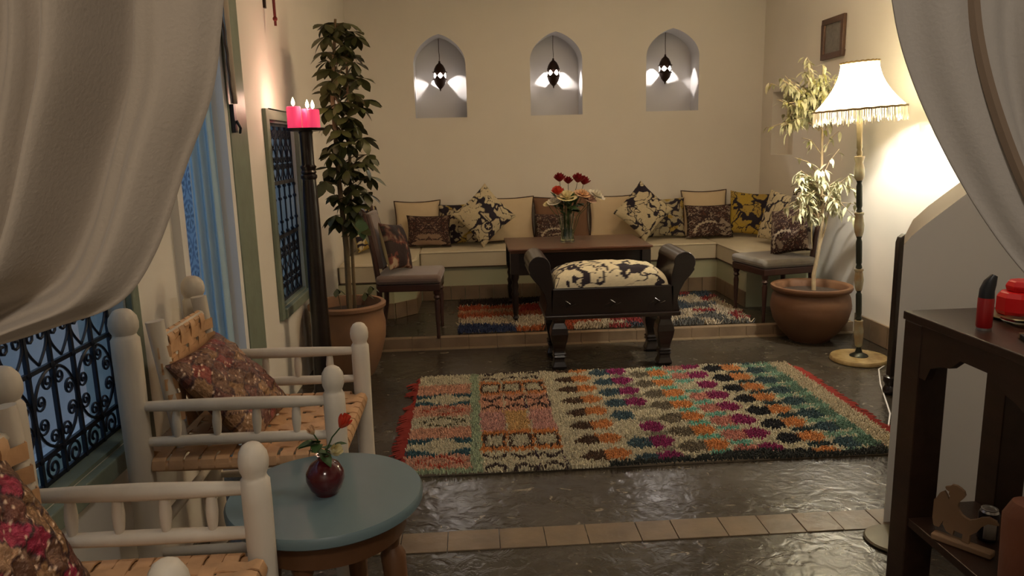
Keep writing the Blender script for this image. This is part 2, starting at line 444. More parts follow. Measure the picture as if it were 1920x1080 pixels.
# right-wall baseboard of clay tiles, floor tile strip, platform edge tiles
def tiles(parent, boxes, m, j=0.002):
    base = None
    for (x0, x1, y0, y1, z0, z1) in boxes:
        e = random.uniform(0, j)
        MB().box(x0, x1, y0, y1, z0, z1+e).build('tile', m, parent, smooth=False, bevel=0.0015)
bb = struct('baseboard_right', MB().box(XR-0.010, XR, 2.75, 5.10, 0.0, 0.148), 'tile_clay')
tiles(bb, [(XR-0.022, XR-0.009, y, y+0.205, 0.003, 0.15) for y in np.arange(2.76, 5.0, 0.21)], 'tile_clay')
xs = -1.04; bx = []
while xs < 2.72:
    w = random.uniform(0.13, 0.19); bx.append((xs, min(xs+w-0.003, 2.745), 2.412, 2.548, -0.01, 0.003)); xs += w
tiles(floor, bx, 'tile_pale')
xs = 1.46; bx = []
while xs < 2.7:
    w = random.uniform(0.13, 0.19); bx.append((xs, min(xs+w-0.003, 2.745), 2.275, 2.406, -0.01, 0.003)); xs += w
tiles(floor, bx, 'tile_pale')
bx = [(x, x+0.198, 5.07, PLY-0.004, -0.01, 0.004) for x in np.arange(-1.04, 2.6, 0.2)]
tiles(floor, bx, 'tile_pale')
bx = [(x, x+0.198, PLY-0.002, PLY+0.06, -0.01, PLZ+0.003) for x in np.arange(-1.04, 2.6, 0.2)]
tiles(platform, bx, 'tile_clay')

# parapet of the stair on the right
def parapet():
    y0, y1 = 2.45, 2.63
    fr = [(1.475, 0.0), (1.475, 1.03), (1.500, 1.060), (1.536, 1.090), (1.676, 1.194), (2.745, 1.985), (2.745, 0.0)]
    re = [(1.583, 0.0), (1.583, 1.035), (1.610, 1.094), (1.663, 1.142), (1.775, 1.224), (2.745, 1.93), (2.745, 0.0)]
    n = len(fr)
    V = [(x, y0, z) for x, z in fr]+[(x, y1, z) for x, z in re]
    F = [tuple(range(n)), tuple(range(2*n-1, n-1, -1)), (0, n, n+1, 1), (n-2, 2*n-2, 2*n-1, n-1), (n-1, 2*n-1, n, 0)]
    o = MB().add(V, F).build('wall_parapet', 'plaster_white', None, smooth=False); o['kind'] = 'structure'
    vs = []; fs = []
    for (a, b) in zip(fr[1:-1], re[1:-1]): vs += [(a[0], y0, a[1]), (b[0], y1, b[1]), (b[0], y1, b[1]-0.03), (a[0], y0+0.002, a[1]-0.03)]
    for i in range(n-3):
        q = i*4; fs += [(q, q+4, q+5, q+1)]
    MB().add(vs, fs).build('parapet_cap', 'parapet_top', o)
parapet()

# ------------------------------------------------------------------ courtyard outside
struct('wall_courtyard', MB().box(-2.3, -2.2, -1.5, 9.5, -0.2, 2.3), 'court')
struct('floor_courtyard', MB().box(-2.3, XL-TH, -1.5, 9.5, -0.2, -0.05), 'court')
struct('wall_courtyard_end', MB().box(-2.3, XL-TH, 9.5, 9.6, -0.2, 2.3), 'court')
def mosaic():
    y = np.arange(4.2, 8.2, 0.012); z = np.arange(0.1, 2.1, 0.012)
    Y, Z = np.meshgrid(y, z); c = 0.26
    row = np.floor(Z/c); u = ((Y+row*c/2)/c) % 1-0.5; w = (Z/c) % 1-0.5
    r = np.hypot(u, w); a = np.arctan2(w, u)
    star = r < 0.38+0.08*np.cos(8*a)
    petals = (np.cos(8*a) > -0.35) & (r > 0.10) & (r < 0.36)
    ring = (np.abs(r-0.47) < 0.05)
    col = np.zeros(Y.shape+(3,)); col[:] = (0.30, 0.36, 0.46)
    col[ring] = (0.04, 0.06, 0.16); col[star] = (0.34, 0.40, 0.50); col[petals] = (0.010, 0.02, 0.07); col[r < 0.07] = (0.01, 0.02, 0.07)
    V = np.stack([np.full(Y.size, -2.19), Y.ravel(), Z.ravel()], 1)
    h, k = Y.shape; i = np.arange(h-1)[:, None]*k+np.arange(k-1)[None]
    F = np.stack([i, i+1, i+k+1, i+k], -1).reshape(-1, 4)
    o = np_mesh('mosaic_panel', V, F, 'mosaic', None, col.reshape(-1, 3), smooth=False)
    tag(o, 'blue and dark patterned star mosaic panel seen through the doorway', 'mosaic')
mosaic()

# ------------------------------------------------------------------ windows: frames and iron grilles
def win_frame(n, y0, y1, z0, z1, w=0.055):
    f = MB()
    X0, X1 = XL, XL+0.022
    f.box(X0, X1, y0-w, y0, z0-w, z1+w).box(X0, X1, y1, y1+w, z0-w, z1+w).box(X0, X1, y0, y1, z1, z1+w).box(X0, X1+0.01, y0, y1, z0-w, z0)
    o = struct('window_%d' % n, f, 'sage', bevel=0.004)
    r = MB(); X0 = XL-TH; t = 0.012
    r.box(X0, XL, y0, y0+t, z0, z1).box(X0, XL, y1-t, y1, z0, z1).box(X0, XL, y0+t, y1-t, z1-t, z1)
    r.build('window_reveal', 'reveal', o, smooth=False)
    MB().box(X0, XL, y0+t, y1-t, z0, z0+t).build('window_sill', 'sage', o, smooth=False)
    return o
win_frame(1, *OPEN[0]); win_frame(2, *OPEN[2])
XG = XL-0.05
def spiral(turns=1.6, r=0.04, n=22, flip=1, tail=None):
    pts = []
    for i in range(n+1):
        t = i/n; a = t*turns*2*PI; q = r*(1-t)+0.006*t
        pts.append((0, flip*q*math.cos(a), q*math.sin(a)))
    return ([tuple(p) for p in (tail or [])])+pts
_sc = {}
def scroll_obj(parent, key, cy, cz, rot=0.0, flip=1, s=1.0):
    if key not in _sc:
        mb = MB()
        if key == 'S':
            pts = spiral(1.6, 0.034, 24, 1)
            mb.tube(pts, 0.0042, 5)
        elif key == 'C':   # C-scroll: an arc ending in two curls
            A = []
            for i in range(13):
                a = R(-70)+R(140)*i/12
                A.append((0, 0.052*math.cos(a)-0.02, 0.06*math.sin(a)))
            def curl(p, d, sg):
                out = []; 
                for i in range(1, 13):
                    t = i/12; a = t*1.25*2*PI; q = 0.019*(1-0.75*t)
                    out.append((0, p[1]-0.019+ q*math.cos(a*1.0), p[2]+sg*q*math.sin(a)))
                return out
            mb.tube(list(reversed(curl(A[0], 1, -1)))+A+curl(A[-1], 1, 1), 0.0042, 5)
        elif key == 'heart':
            for sg in (-1, 1):
                pts = []
                for i in range(22):
                    t = i/21
                    if t < 0.5:
                        a = t*2; pts.append((0, sg*(0.0+0.047*math.sin(a*PI*0.55)), -0.055+0.075*a))
                    else:
                        b = (t-0.5)*2; an = b*1.35*2*PI; q = 0.021*(1-0.7*b)
                        pts.append((0, sg*(0.0265+q*math.cos(an)), 0.022+q*math.sin(an)))
                mb.tube(pts, 0.004, 5)
        elif key == 'diamond':
            mb.tube([(0, 0.012, 0), (0, 0.024, 0.014), (0, 0.036, 0), (0, 0.024, -0.014)], 0.003, 4, closed=True)
        me = bpy.data.meshes.new('scroll'); me.from_pydata(mb.v, [], mb.f)
        me.polygons.foreach_set('use_smooth', [True]*len(me.polygons)); me.materials.append(M['iron']); _sc[key] = me
    o = bpy.data.objects.new('scroll', _sc[key]); COL.objects.link(o); o.parent = parent
    o.location = (0, cy, cz); o.rotation_euler = (rot, 0, 0); o.scale = (1, flip*s, s)
    return o
def grille_one():
    y0, y1, z0, z1 = OPEN[0]; y0 += 0.012; y1 -= 0.012; z0 += 0.012; z1 -= 0.012
    g = thing('window_grille', 'black wrought iron scroll grille in the low window behind the white armchairs', 'window grille', (XG, 0, 0))
    sp = 0.1053; ybars = [y1-0.008-sp*i for i in range(int((y1-y0)/sp)+1)]
    for y in ybars: MB().box(-0.005, 0.005, y-0.0055, y+0.0055, z0, z1).build('bar', 'iron', g, smooth=False)
    hz = [z0+0.006, 0.645, 0.87, 1.27, 1.48, z1-0.006]
    for z in hz: MB().box(-0.007, 0.003, y0, y1, z-0.006, z+0.006).build('crossbar', 'iron', g, smooth=False)
    for i, y in enumerate(ybars[:-1]):
        c = y-sp/2
        scroll_obj(g, 'S', c, 0.607, rot=0.4, flip=1 if i % 2 else -1, s=1.05)
        scroll_obj(g, 'S', c, 1.52, rot=0.4, flip=1 if i % 2 else -1, s=0.9)
        scroll_obj(g, 'heart', c, 0.937, s=1.0); scroll_obj(g, 'heart', c, 1.205, rot=PI, s=1.0)
        for z in (0.645, 0.87): MB().sphere((0, y, z), 0.011, 6, 4).build('knot', 'iron', g)
    for i in range(0, len(ybars)-2, 2):
        c = ybars[i+1]
        for zc in (0.757, 1.375):
            MB().tube([(0, c+0.100*math.cos(a), zc+0.106*math.sin(a)) for a in np.linspace(0, 2*PI, 33)[:-1]], 0.0045, 5, closed=True).build('ring', 'iron', g)
            for k in range(8):
                a = 2*PI*(k+0.5)/8
                scroll_obj(g, 'S', c+0.075*math.cos(a), zc+0.081*math.sin(a), rot=a, flip=1, s=0.70)
                
def grille_two():
    y0, y1, z0, z1 = OPEN[2]; y0 += 0.012; y1 -= 0.012; z0 += 0.012; z1 -= 0.012
    g = thing('window_grille', 'tall narrow black iron grille with turned bars beside the candle stand', 'window grille', (XL-0.022, 0, 0))
    n = 6; ybars = [y0+0.008+(y1-y0-0.016)*i/(n-1) for i in range(n)]
    for y in ybars:
        pr = []
        for z in np.linspace(z0, z1, 40): pr.append((0.0055, z))
        mb = MB().lathe([(0.005, z0), (0.005, z1)], 6, (0, y))
        for z in (1.20, 1.13, 0.94, 1.0): mb.sphere((0, y, z), 0.012, 6, 4)
        mb.build('bar', 'iron', g)
    for z in (z0+0.006, 0.92, 1.22, z1-0.006): MB().box(-0.008, 0.004, y0, y1, z-0.011, z+0.011).build('crossbar', 'iron', g, smooth=False)
    for i in range(n-1):
        c = (ybars[i]+ybars[i+1])/2
        for z, r in ((0.62, 0), (0.705, PI), (0.79, 0), (0.87, PI), (1.285, 0), (1.37, PI), (1.455, 0), (1.52, PI)):
            scroll_obj(g, 'heart', c, z, rot=r, s=0.95)
grille_one(); grille_two()

# door casing, reveal and hanging cloths
dr = MB().box(XL, XL+0.03, 3.30, 3.345, 0, 2.5).box(XL, XL+0.03, 2.69, 2.74, 0, 2.5).box(XL, XL+0.03, 2.69, 3.345, 2.45, 2.5)
door = struct('door_1', dr, 'plaster_white')
MB().box(XL+0.001, XL+0.035, 3.347, 3.60, 0.0, 2.5).build('door_leaf', 'sage', door, smooth=False, bevel=0.004)
lt = MB().box(XL+0.036, XL+0.052, 3.36, 3.39, 1.48, 1.60).tube([(XL+0.055, 3.375, 1.53), (XL+0.065, 3.39, 1.50), (XL+0.055, 3.41, 1.48)], 0.006, 6)
lt.build('latch', 'iron', door)
def sheet(name, rows, m, parent=None, th=0.0015):
    rows = np.asarray(rows, float); h, k = rows.shape[:2]
    i = np.arange(h-1)[:, None]*k+np.arange(k-1)[None]
    F = np.stack([i, i+1, i+k+1, i+k], -1).reshape(-1, 4)
    o = np_mesh(name, rows.reshape(-1, 3), F, m, parent)
    md = o.modifiers.new('thick', 'SOLIDIFY'); md.thickness = th
    return o
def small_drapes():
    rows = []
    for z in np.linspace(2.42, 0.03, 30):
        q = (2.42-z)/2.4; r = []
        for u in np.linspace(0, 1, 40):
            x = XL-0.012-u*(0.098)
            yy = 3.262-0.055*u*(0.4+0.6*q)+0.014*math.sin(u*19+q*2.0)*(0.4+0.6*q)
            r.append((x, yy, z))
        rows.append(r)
    o = sheet('doorway_curtain', rows, 'drape_sky_tint')
    tag(o, 'white cotton curtain tinted with blue sky light, gathered against the far side of the doorway', 'curtain')
    rows = []
    for z in np.linspace(2.44, 1.60, 30):
        q = (2.44-z)/0.84; r = []
        wd = 0.17*(1-0.75*q)
        for u in np.linspace(0, 1, 16):
            r.append((XL+0.06+0.012*math.sin(u*9+q*3), 3.22+0.11*q+wd*u+0.004*math.sin(q*60)*(u < 0.1), z))
        rows.append(r)
    o = sheet('door_drape', rows, 'linen')
    tag(o, 'narrow cream cloth strip with scalloped edge hanging beside the doorway top', 'drape')
    e = MB().tube([(XL+0.062, 3.22+0.11*q-0.004+0.005*math.sin(q*60), 2.44-0.84*q) for q in np.linspace(0, 1, 60)], 0.005, 5)
    e.build('scalloped_edging', 'piping', o)
small_drapes()

# ------------------------------------------------------------------ big foreground curtains
def catmull(P, n):
    P = [np.array(p, float) for p in P]; P = [2*P[0]-P[1]]+P+[2*P[-1]-P[-2]]; out = []
    m = len(P)-3
    for j in range(n):
        t = j/(n-1)*m; i = min(int(t), m-1); f = t-i; a, b, c, d = P[i:i+4]
        out.append(0.5*((2*b)+(c-a)*f+(2*a-5*b+4*c-d)*f*f+(3*b-a-3*c+d)*f**3))
    return out
def big_curtain(name, label, inner, outer, tail, m, folds, y0, amp, seam=None):
    n = 90; E = catmull(inner, n); O = catmull(outer, n); k = 130; rows = []
    for j in range(n):
        v = j/(n-1); r = []
        for i in range(k):
            u = i/(k-1)
            p = E[j]*(1-u)+O[j]*u
            A = amp*(1-0.55*v**2)
            d = 0
            for (fr, ph, w, dr) in folds: d += w*math.sin(2*PI*(fr*u+ph)+dr*v)
            d = math.copysign(abs(d)**0.8, d)
            r.append((p[0], y0+A*d*min(1, 0.25+u*6), p[1]))
        rows.append(r)
    o = sheet(name, rows, m, th=0.002); tag(o, label, 'curtain')
    tr = []
    for j in range(30):
        v = j/29; r = []; c = tail[0]*(1-v)+tail[1]*v; w = 0.05+0.10*min(1, v*3)
        for i in range(50):
            a = 2*PI*i/49
            q = 1+0.16*math.sin(9*a+2*v)
            r.append((c[0]+w*q*math.cos(a), y0+0.05*q*math.sin(a), c[1]))
        tr.append(r)
    sheet('curtain_tail', tr, m, o, th=0.002)
    MB().tube([(tail[0][0]+0.062*math.cos(a), y0+0.055*math.sin(a), tail[0][1]) for a in np.linspace(0, 2*PI, 24)[:-1]], 0.012, 8, closed=True).build('tieback', 'linen_band', o)
    if seam:
        pts = []
        for j in range(0, n):
            u = seam; i = int(u*(k-1)); pts.append(rows[j][i])
        MB().tube([(p[0], p[1]-0.004, p[2]) for p in pts], 0.0075, 6).build('seam', 'linen_band', o)
    return o
LC = big_curtain('curtain', 'large cream linen curtain swept back to the left in the foreground',
    [(-0.13, 2.33), (-0.19, 2.0), (-0.256, 1.65), (-0.275, 1.54), (-0.293, 1.465), (-0.330, 1.385), (-0.376, 1.285), (-0.425, 1.225), (-0.505, 1.197), (-0.60, 1.172), (-0.80, 1.13), (-0.93, 1.11)],
    [(-1.02, 2.33), (-1.02, 1.9), (-1.015, 1.6), (-1.01, 1.4), (-1.0, 1.25), (-0.96, 1.14)],
    (np.array([-0.94, 1.12]), np.array([-0.93, 0.03])), 'linen',
    [(7.0, 0.12, 0.55, 1.2), (12.0, 0.4, 0.28, -2.0), (3.1, 0.7, 0.4, 0.8), (19, .2, .10, 3)], 0.90, 0.066)
RC = big_curtain('curtain', 'grey linen curtain drawn back at the upper right of the foreground',
    [(0.40, 2.33), (0.45, 2.0), (0.492, 1.65), (0.511, 1.555), (0.529, 1.495), (0.562, 1.425), (0.612, 1.342), (0.675, 1.258), (0.740, 1.19), (0.82, 1.12), (0.93, 1.06)],
    [(1.30, 2.33), (1.28, 1.9), (1.2, 1.6), (1.12, 1.4), (1.05, 1.2), (0.98, 1.08)],
    (np.array([0.96, 1.07]), np.array([0.97, 0.03])), 'linen_grey',
    [(6.0, 0.30, 0.55, -1.0), (10.0, 0.1, 0.25, 1.8), (2.6, 0.2, 0.4, 0.5)], 0.90, 0.040, seam=0.12)
rod = MB().tube([(-1.049, 0.90, 2.345), (1.4, 0.90, 2.345)], 0.014, 10).build('curtain_rod', 'wood_dark')
# rod spans just under the lintel where both curtains hang
tag(rod, 'dark wooden curtain rod above the opening', 'curtain rod')

# ------------------------------------------------------------------ built-in benches, mattresses
def bench_base(label, poly, tilesides):
    t = thing('masonry_bench', label, 'bench')
    MB().prism(poly, PLZ, 0.35, 'z').build('bench_body', 'sage_pale', t, smooth=False)
    for (ax, ay, bx_, by_) in tilesides:
        L = math.hypot(bx_-ax, by_-ay); n = max(1, round(L/0.125)); dx, dy = (bx_-ax)/L, (by_-ay)/L
        nx, ny = dy, -dx
        for i in range(n):
            a = i*L/n+0.002; b = (i+1)*L/n-0.002
            q = [(ax+dx*a, ay+dy*a), (ax+dx*b, ay+dy*b), (ax+dx*b+nx*0.012, ay+dy*b+ny*0.012), (ax+dx*a+nx*0.012, ay+dy*a+ny*0.012)]
            MB().prism(q, PLZ+0.002, 0.195, 'z').build('tile', 'tile_clay', t, smooth=False, bevel=0.001)
bench_base('low masonry bench with clay tile skirting along the back wall under the niches', [(XL+.002, 6.46), (XR-.002, 6.46), (XR-.002, YB-.002), (XL+.002, YB-.002)], [(-0.44, 6.46, 2.17, 6.46)])
bench_base('short masonry bench return along the right wall behind the potted tree', [(2.18, 5.74), (XR-.002, 5.74), (XR-.002, 6.458), (2.18, 6.458)], [(2.18, 6.44, 2.18, 5.74)])
bench_base('short pale green masonry bench end along the left wall behind the side chair', [(XL+.002, 5.80), (-0.62, 5.80), (-0.46, 5.96), (-0.46, 6.458), (XL+.002, 6.458)], [(-0.98, 5.80, -0.62, 5.80), (-0.62, 5.80, -0.46, 5.96), (-0.46, 5.96, -0.46, 6.44)])
def mattress(label, poly, z0=0.352, z1=0.505):
    t = thing('mattress', label, 'mattress')
    o = MB().prism(poly, z0, z1, 'z').build('mattress_body', 'mattress', t, smooth=True, bevel=0.014, auto=30)
    for z in (z0+0.012, z1-0.012):
        n = len(poly); pts = []
        cx = sum(p[0] for p in poly)/n; cy = sum(p[1] for p in poly)/n
        for (x, y) in poly: pts.append((x+(0.001 if x > cx else -0.001), y+(0.001 if y > cy else -0.002), z))
        MB().tube(pts, 0.004, 6, closed=True).build('piping', 'piping' if z < 0.4 else 'mattress', t)
mattress('long cream mattress with dark lower piping on the bench under the niches', [(-0.448, 6.44), (1.40, 6.44), (2.168, 6.44), (2.168, 6.985), (-0.448, 6.985)])
cur = [(2.172, 6.36)]+[(2.172+0.03*(1-math.cos(a)), 5.62-0.06*math.sin(a)) for a in np.linspace(0, PI/2, 6)]
mattress('cream mattress on the right wall bench next to the corner', [(2.172, 6.985), (2.735, 6.985), (2.735, 5.74), (2.20, 5.74), (2.172, 5.78)])
mattress('cream mattress on the left wall bench behind the side chair', [(-1.035, 5.80), (-0.64, 5.80), (-0.50, 5.90), (-0.452, 6.05), (-0.452, 6.985), (-1.035, 6.985)])

# ------------------------------------------------------------------ cushions
CREAM = np.array((0.56, 0.48, 0.31)); BLK = np.array((0.018, 0.012, 0.022)); YEL = np.array((0.36, 0.25, 0.055))
def pat_vine(u, v, seed, base=CREAM, scale=1.0, dens=1.0, patches=None, inkcol=BLK):
    x = u*2.1*scale+seed*3.1; y = v*2.1*scale
    x = x*0.86; y = y*0.86
    wx = fbm(x*1.3, y*1.3, seed, 2)*1.3; wy = fbm(x*1.3+5, y*1.3, seed+2, 2)*1.3
    n = fbm(x+wx, y+wy, seed+4, 2)-0.5
    jag = 0.016*np.sin(24*(u+wx*0.3))*np.sin(24*(v+wy*0.3))
    mask = fbm(x*0.8+3, y*0.8+9, seed+8, 2)
    w = 0.034*dens+0.16*np.clip(mask-0.47, 0, 1)*dens
    n2 = fbm(x*1.7+wy, y*1.7+wx, seed+11, 2)-0.5
    dd = np.minimum(np.abs(n-np.median(n)+jag)/w, np.abs(n2-np.median(n2)+jag)/0.026+0.4*(mask < 0.5))
    ink = dd < np.percentile(dd, 29*dens)
    col = np.zeros(u.shape+(3,)); col[:] = base
    if patches is not None:
        pm = fbm(x*0.9+7, y*0.9+2, seed+6, 2) > 0.53
        col[pm] = patches
    col *= (0.88+0.24*fbm(u*30, v*30, 3, 2))[..., None]
    col[ink] = inkcol
    return col
def pat_star(u, v, seed):
    col = pat_vine(u, v, seed, dens=1.15)
    # crescent and star motif printed near the lower corner
    du = u+0.30; dv = v+0.48; c, s = math.cos(PI/4), math.sin(PI/4)
    X = du*c-dv*s; Y = du*s+dv*c; r = np.hypot(X, Y)
    disc = r < 0.27; col[disc] = BLK
    cres = (r < 0.235) & (np.hypot(X-0.07, Y-0.05) > 0.19); col[cres] = CREAM
    a = np.arctan2(Y-0.04, X-0.06); rr = np.hypot(X-0.06, Y-0.04)
    st = rr < 0.075+0.045*np.cos(5*a+0.4); col[st] = CREAM
    return col
def pat_damask(u, v, seed, sym=True, light=(0.30, 0.20, 0.13)):
    uu = np.abs(u) if sym else u
    x = uu*2.4; y = v*2.4
    wx = fbm(x*1.1, y*1.1, seed)*2.0; wy = fbm(x*1.1+7, y*1.1, seed+1)*2.0
    n = fbm(x+wx, y+wy, seed+2, 3)
    col = np.zeros(u.shape+(3,)); col[:] = (0.026, 0.011, 0.010)
    ph = (n*9) % 1
    col[ph < 0.22] = (0.085, 0.032, 0.020)
    col[(ph > 0.46) & (ph < 0.60)] = (0.055, 0.03, 0.028)
    col[(np.abs(ph-0.80) < 0.055)] = light
    col[(n > 0.66)] = tuple(np.array(light)*0.8)
    col[(np.abs(u) > 0.93) | (np.abs(v) > 0.93)] *= 0.5
    return col
def pat_paisley(u, v, seed):
    col = pat_damask(u, v, seed, False, (0.34, 0.27, 0.20))
    r = np.hypot(u+0.05, (v+0.62)*1.15)
    band = (np.abs(r-0.62) < 0.06+0.03*np.sin(22*np.arctan2(v+0.62, u+0.05))) & (v > -0.75) & (u < 0.25)
    col[band] = (0.40, 0.34, 0.25)
    return col
def pat_rose(u, v, seed):
    n = fbm(u*3+2, v*3, seed, 3); col = np.zeros(u.shape+(3,)); col[:] = (0.025, 0.012, 0.010)
    col[n > 0.52] = (0.12, 0.03, 0.018); col[n > 0.60] = (0.22, 0.10, 0.06); col[n > 0.67] = (0.34, 0.25, 0.17)
    col[(v > 0.15)] *= 0.45
    return col
def pat_sequin(u, v, seed, pink=(0.20, 0.04, 0.03)):
    a = u*0.87+v*0.5; b = -u*0.5+v*0.87
    gx = np.floor(a*3.2+0.25*np.sin(b*5)); gy = np.floor(b*3.2+0.2*np.sin(a*6))
    h = vnoise(gx*3.7, gy*5.3, seed)
    col = np.zeros(u.shape+(3,)); col[:] = (0.15, 0.075, 0.045)
    col[h > 0.36] = (0.24, 0.13, 0.06); col[h > 0.52] = (0.13, 0.045, 0.03); col[h > 0.66] = pink; col[h > 0.80] = (0.36, 0.21, 0.12)
    e = np.minimum((a*3.2+0.25*np.sin(b*5)) % 1, (b*3.2+0.2*np.sin(a*6)) % 1)
    col[e < 0.10] = (0.05, 0.02, 0.02)
    g = rng.random(u.shape); col[g > 0.965] = (0.75, 0.55, 0.40)
    col *= (0.7+0.6*fbm(u*18, v*18, 4, 2))[..., None]
    return col

def cushion(label, w, h, t, loc, lean=0.0, yaw=0.0, spin=0.0, pattern=None, plain=None, piping=None, seed=1, fn=None, res=72, m='cloth', group=None, roll=0.0, wr=0.0, name='cushion'):
    g = np.linspace(-1, 1, res if pattern else 28)
    U, V = np.meshgrid(g, g); k = len(g)
    puff = np.clip((1-U**2)*(1-V**2), 0, 1)**0.42
    cx = 1-0.085*(1-V**2)*U**2; cz = 1-0.085*(1-U**2)*V**2
    X = U*w/2*cx; Z = V*h/2*cz
    wob = (fbm(U*2.5+seed, V*2.5, seed)-0.5)*0.30*puff
    wob = wob+wr*(fbm(U*7+seed, V*7, seed+5)-0.5)*puff
    Yf = -t/2*(puff+wob); Yb = t/2*(puff)
    Vf = np.stack([X, Yf, Z], -1).reshape(-1, 3); Vb = np.stack([X, Yb, Z], -1).reshape(-1, 3)
    i = np.arange(k-1)[:, None]*k+np.arange(k-1)[None]
    F = np.stack([i, i+1, i+k+1, i+k], -1).reshape(-1, 4)
    Vt = np.concatenate([Vf, Vb]); Ft = np.concatenate([F, F[:, ::-1]+k*k])
    col = None
    if pattern:
        cf = fn(U, V, seed).reshape(-1, 3); cb = np.tile(np.array((0.45, 0.37, 0.20)) if m == 'cloth' else (0.2, 0.1, 0.06), (k*k, 1))
        col = np.concatenate([cf, cf if m != 'cloth' else cb])
    root = thing(name, label, 'cushion', loc, group=group)
    root.rotation_mode = 'QUATERNION'
    q = Euler((0, 0, yaw)).to_quaternion() @ Euler((-lean, 0, 0)).to_quaternion() @ Euler((0, spin, 0)).to_quaternion()
    root.rotation_quaternion = q
    np_mesh('cover', Vt, Ft, m if pattern else (plain or 'cream'), root, col)
    if piping:
        pts = []
        for a in np.linspace(-1, 1, 14)[:-1]: pts.append((a, -1))
        for a in np.linspace(-1, 1, 14)[:-1]: pts.append((1, a))
        for a in np.linspace(1, -1, 14)[:-1]: pts.append((a, 1))
        for a in np.linspace(1, -1, 14)[:-1]: pts.append((-1, a))
        P3 = [(x*w/2*(1-0.085*(1-y*y)*x*x), 0, y*h/2*(1-0.085*(1-x*x)*y*y)) for x, y in pts]
        MB().tube(P3, 0.0068, 6, closed=True).build('piping', piping, root)
    return root
q = R(12)
cushion('cream square cushion with dark piping at the left end of the back bench', 0.42, 0.41, 0.12, (-0.48, 6.87, 0.715), q, 0.03, plain='cream', piping='piping')
cushion('brown damask rectangular cushion in front of the leftmost piped cream cushion', 0.40, 0.29, 0.12, (-0.375, 6.72, 0.655), R(14), 0.02, 0.02, True, fn=pat_damask, seed=3)
cushion('yellow and black cushion half hidden behind the star printed cushion', 0.40, 0.38, 0.12, (-0.08, 6.84, 0.70), q, -0.05, -0.05, True, fn=lambda u, v, s: pat_vine(u, v, s, CREAM*0.8, 1.0, 1.3, YEL), seed=9)
cushion('cream and black cushion with crescent and star print standing on its corner', 0.405, 0.405, 0.13, (0.124, 6.62, 0.79), R(12), 0.0, R(-42), True, fn=pat_star, seed=5)
cushion('wide cream cushion with dark piping left of the brown cushion', 0.50, 0.42, 0.13, (0.34, 6.88, 0.72), q, 0.0, plain='cream', piping='piping', seed=4)
cushion('tan brown cushion with dark piping behind the flower vase', 0.52, 0.41, 0.13, (0.845, 6.88, 0.715), q, 0.0, plain='tan', piping='piping', seed=6)
cushion('small dark paisley cushion leaning on the tan brown cushion behind the vase', 0.36, 0.27, 0.11, (0.76, 6.73, 0.645), R(14), 0.0, 0.0, True, fn=pat_paisley, seed=14)
cushion('wide cream piped cushion right of the flower vase', 0.48, 0.41, 0.13, (1.34, 6.88, 0.715), q, 0.0, plain='cream', piping='piping', seed=7)
cushion('cream and black scroll print cushion standing on its corner right of the table', 0.39, 0.39, 0.13, (1.545, 6.62, 0.785), R(12), 0.0, R(43), True, fn=lambda u, v, s: pat_vine(u, v, s, dens=1.1), seed=21)
cushion('yellow and black cushion half hidden behind the right corner-standing cushion', 0.38, 0.37, 0.12, (1.80, 6.83, 0.70), q, 0.0, 0.0, True, fn=lambda u, v, s: pat_vine(u, v, s, CREAM*0.7, 1.0, 1.3, YEL), seed=31)
cushion('cream square cushion with dark piping right of the yellow one under the third niche', 0.43, 0.43, 0.12, (2.19, 6.88, 0.725), q, 0.0, plain='cream', piping='piping', seed=8)
cushion('brown paisley rectangular cushion in front of the rightmost piped cream cushion', 0.44, 0.31, 0.12, (2.18, 6.72, 0.665), R(14), 0.0, 0.0, True, fn=pat_paisley, seed=41)
cushion('mustard yellow and black cushion in the right corner of the benches', 0.40, 0.40, 0.12, (2.57, 6.74, 0.72), q, R(-28), R(4), True, fn=lambda u, v, s: pat_vine(u, v, s, YEL*1.05, 1.0, 1.3, np.array((0.42, 0.29, 0.04))), seed=51)
cushion('cream and black cushion leaning on the right wall above the side bench', 0.44, 0.43, 0.13, (2.60, 6.12, 0.735), R(13), R(-72), R(6), True, fn=lambda u, v, s: pat_vine(u, v, s, dens=1.0), seed=61)
cushion('yellow and black cushion leaning on the left wall behind the side chair', 0.40, 0.38, 0.12, (-0.90, 6.55, 0.71), R(14), R(60), 0.0, True, fn=lambda u, v, s: pat_vine(u, v, s, YEL, 1.0, 1.4, CREAM), seed=71)

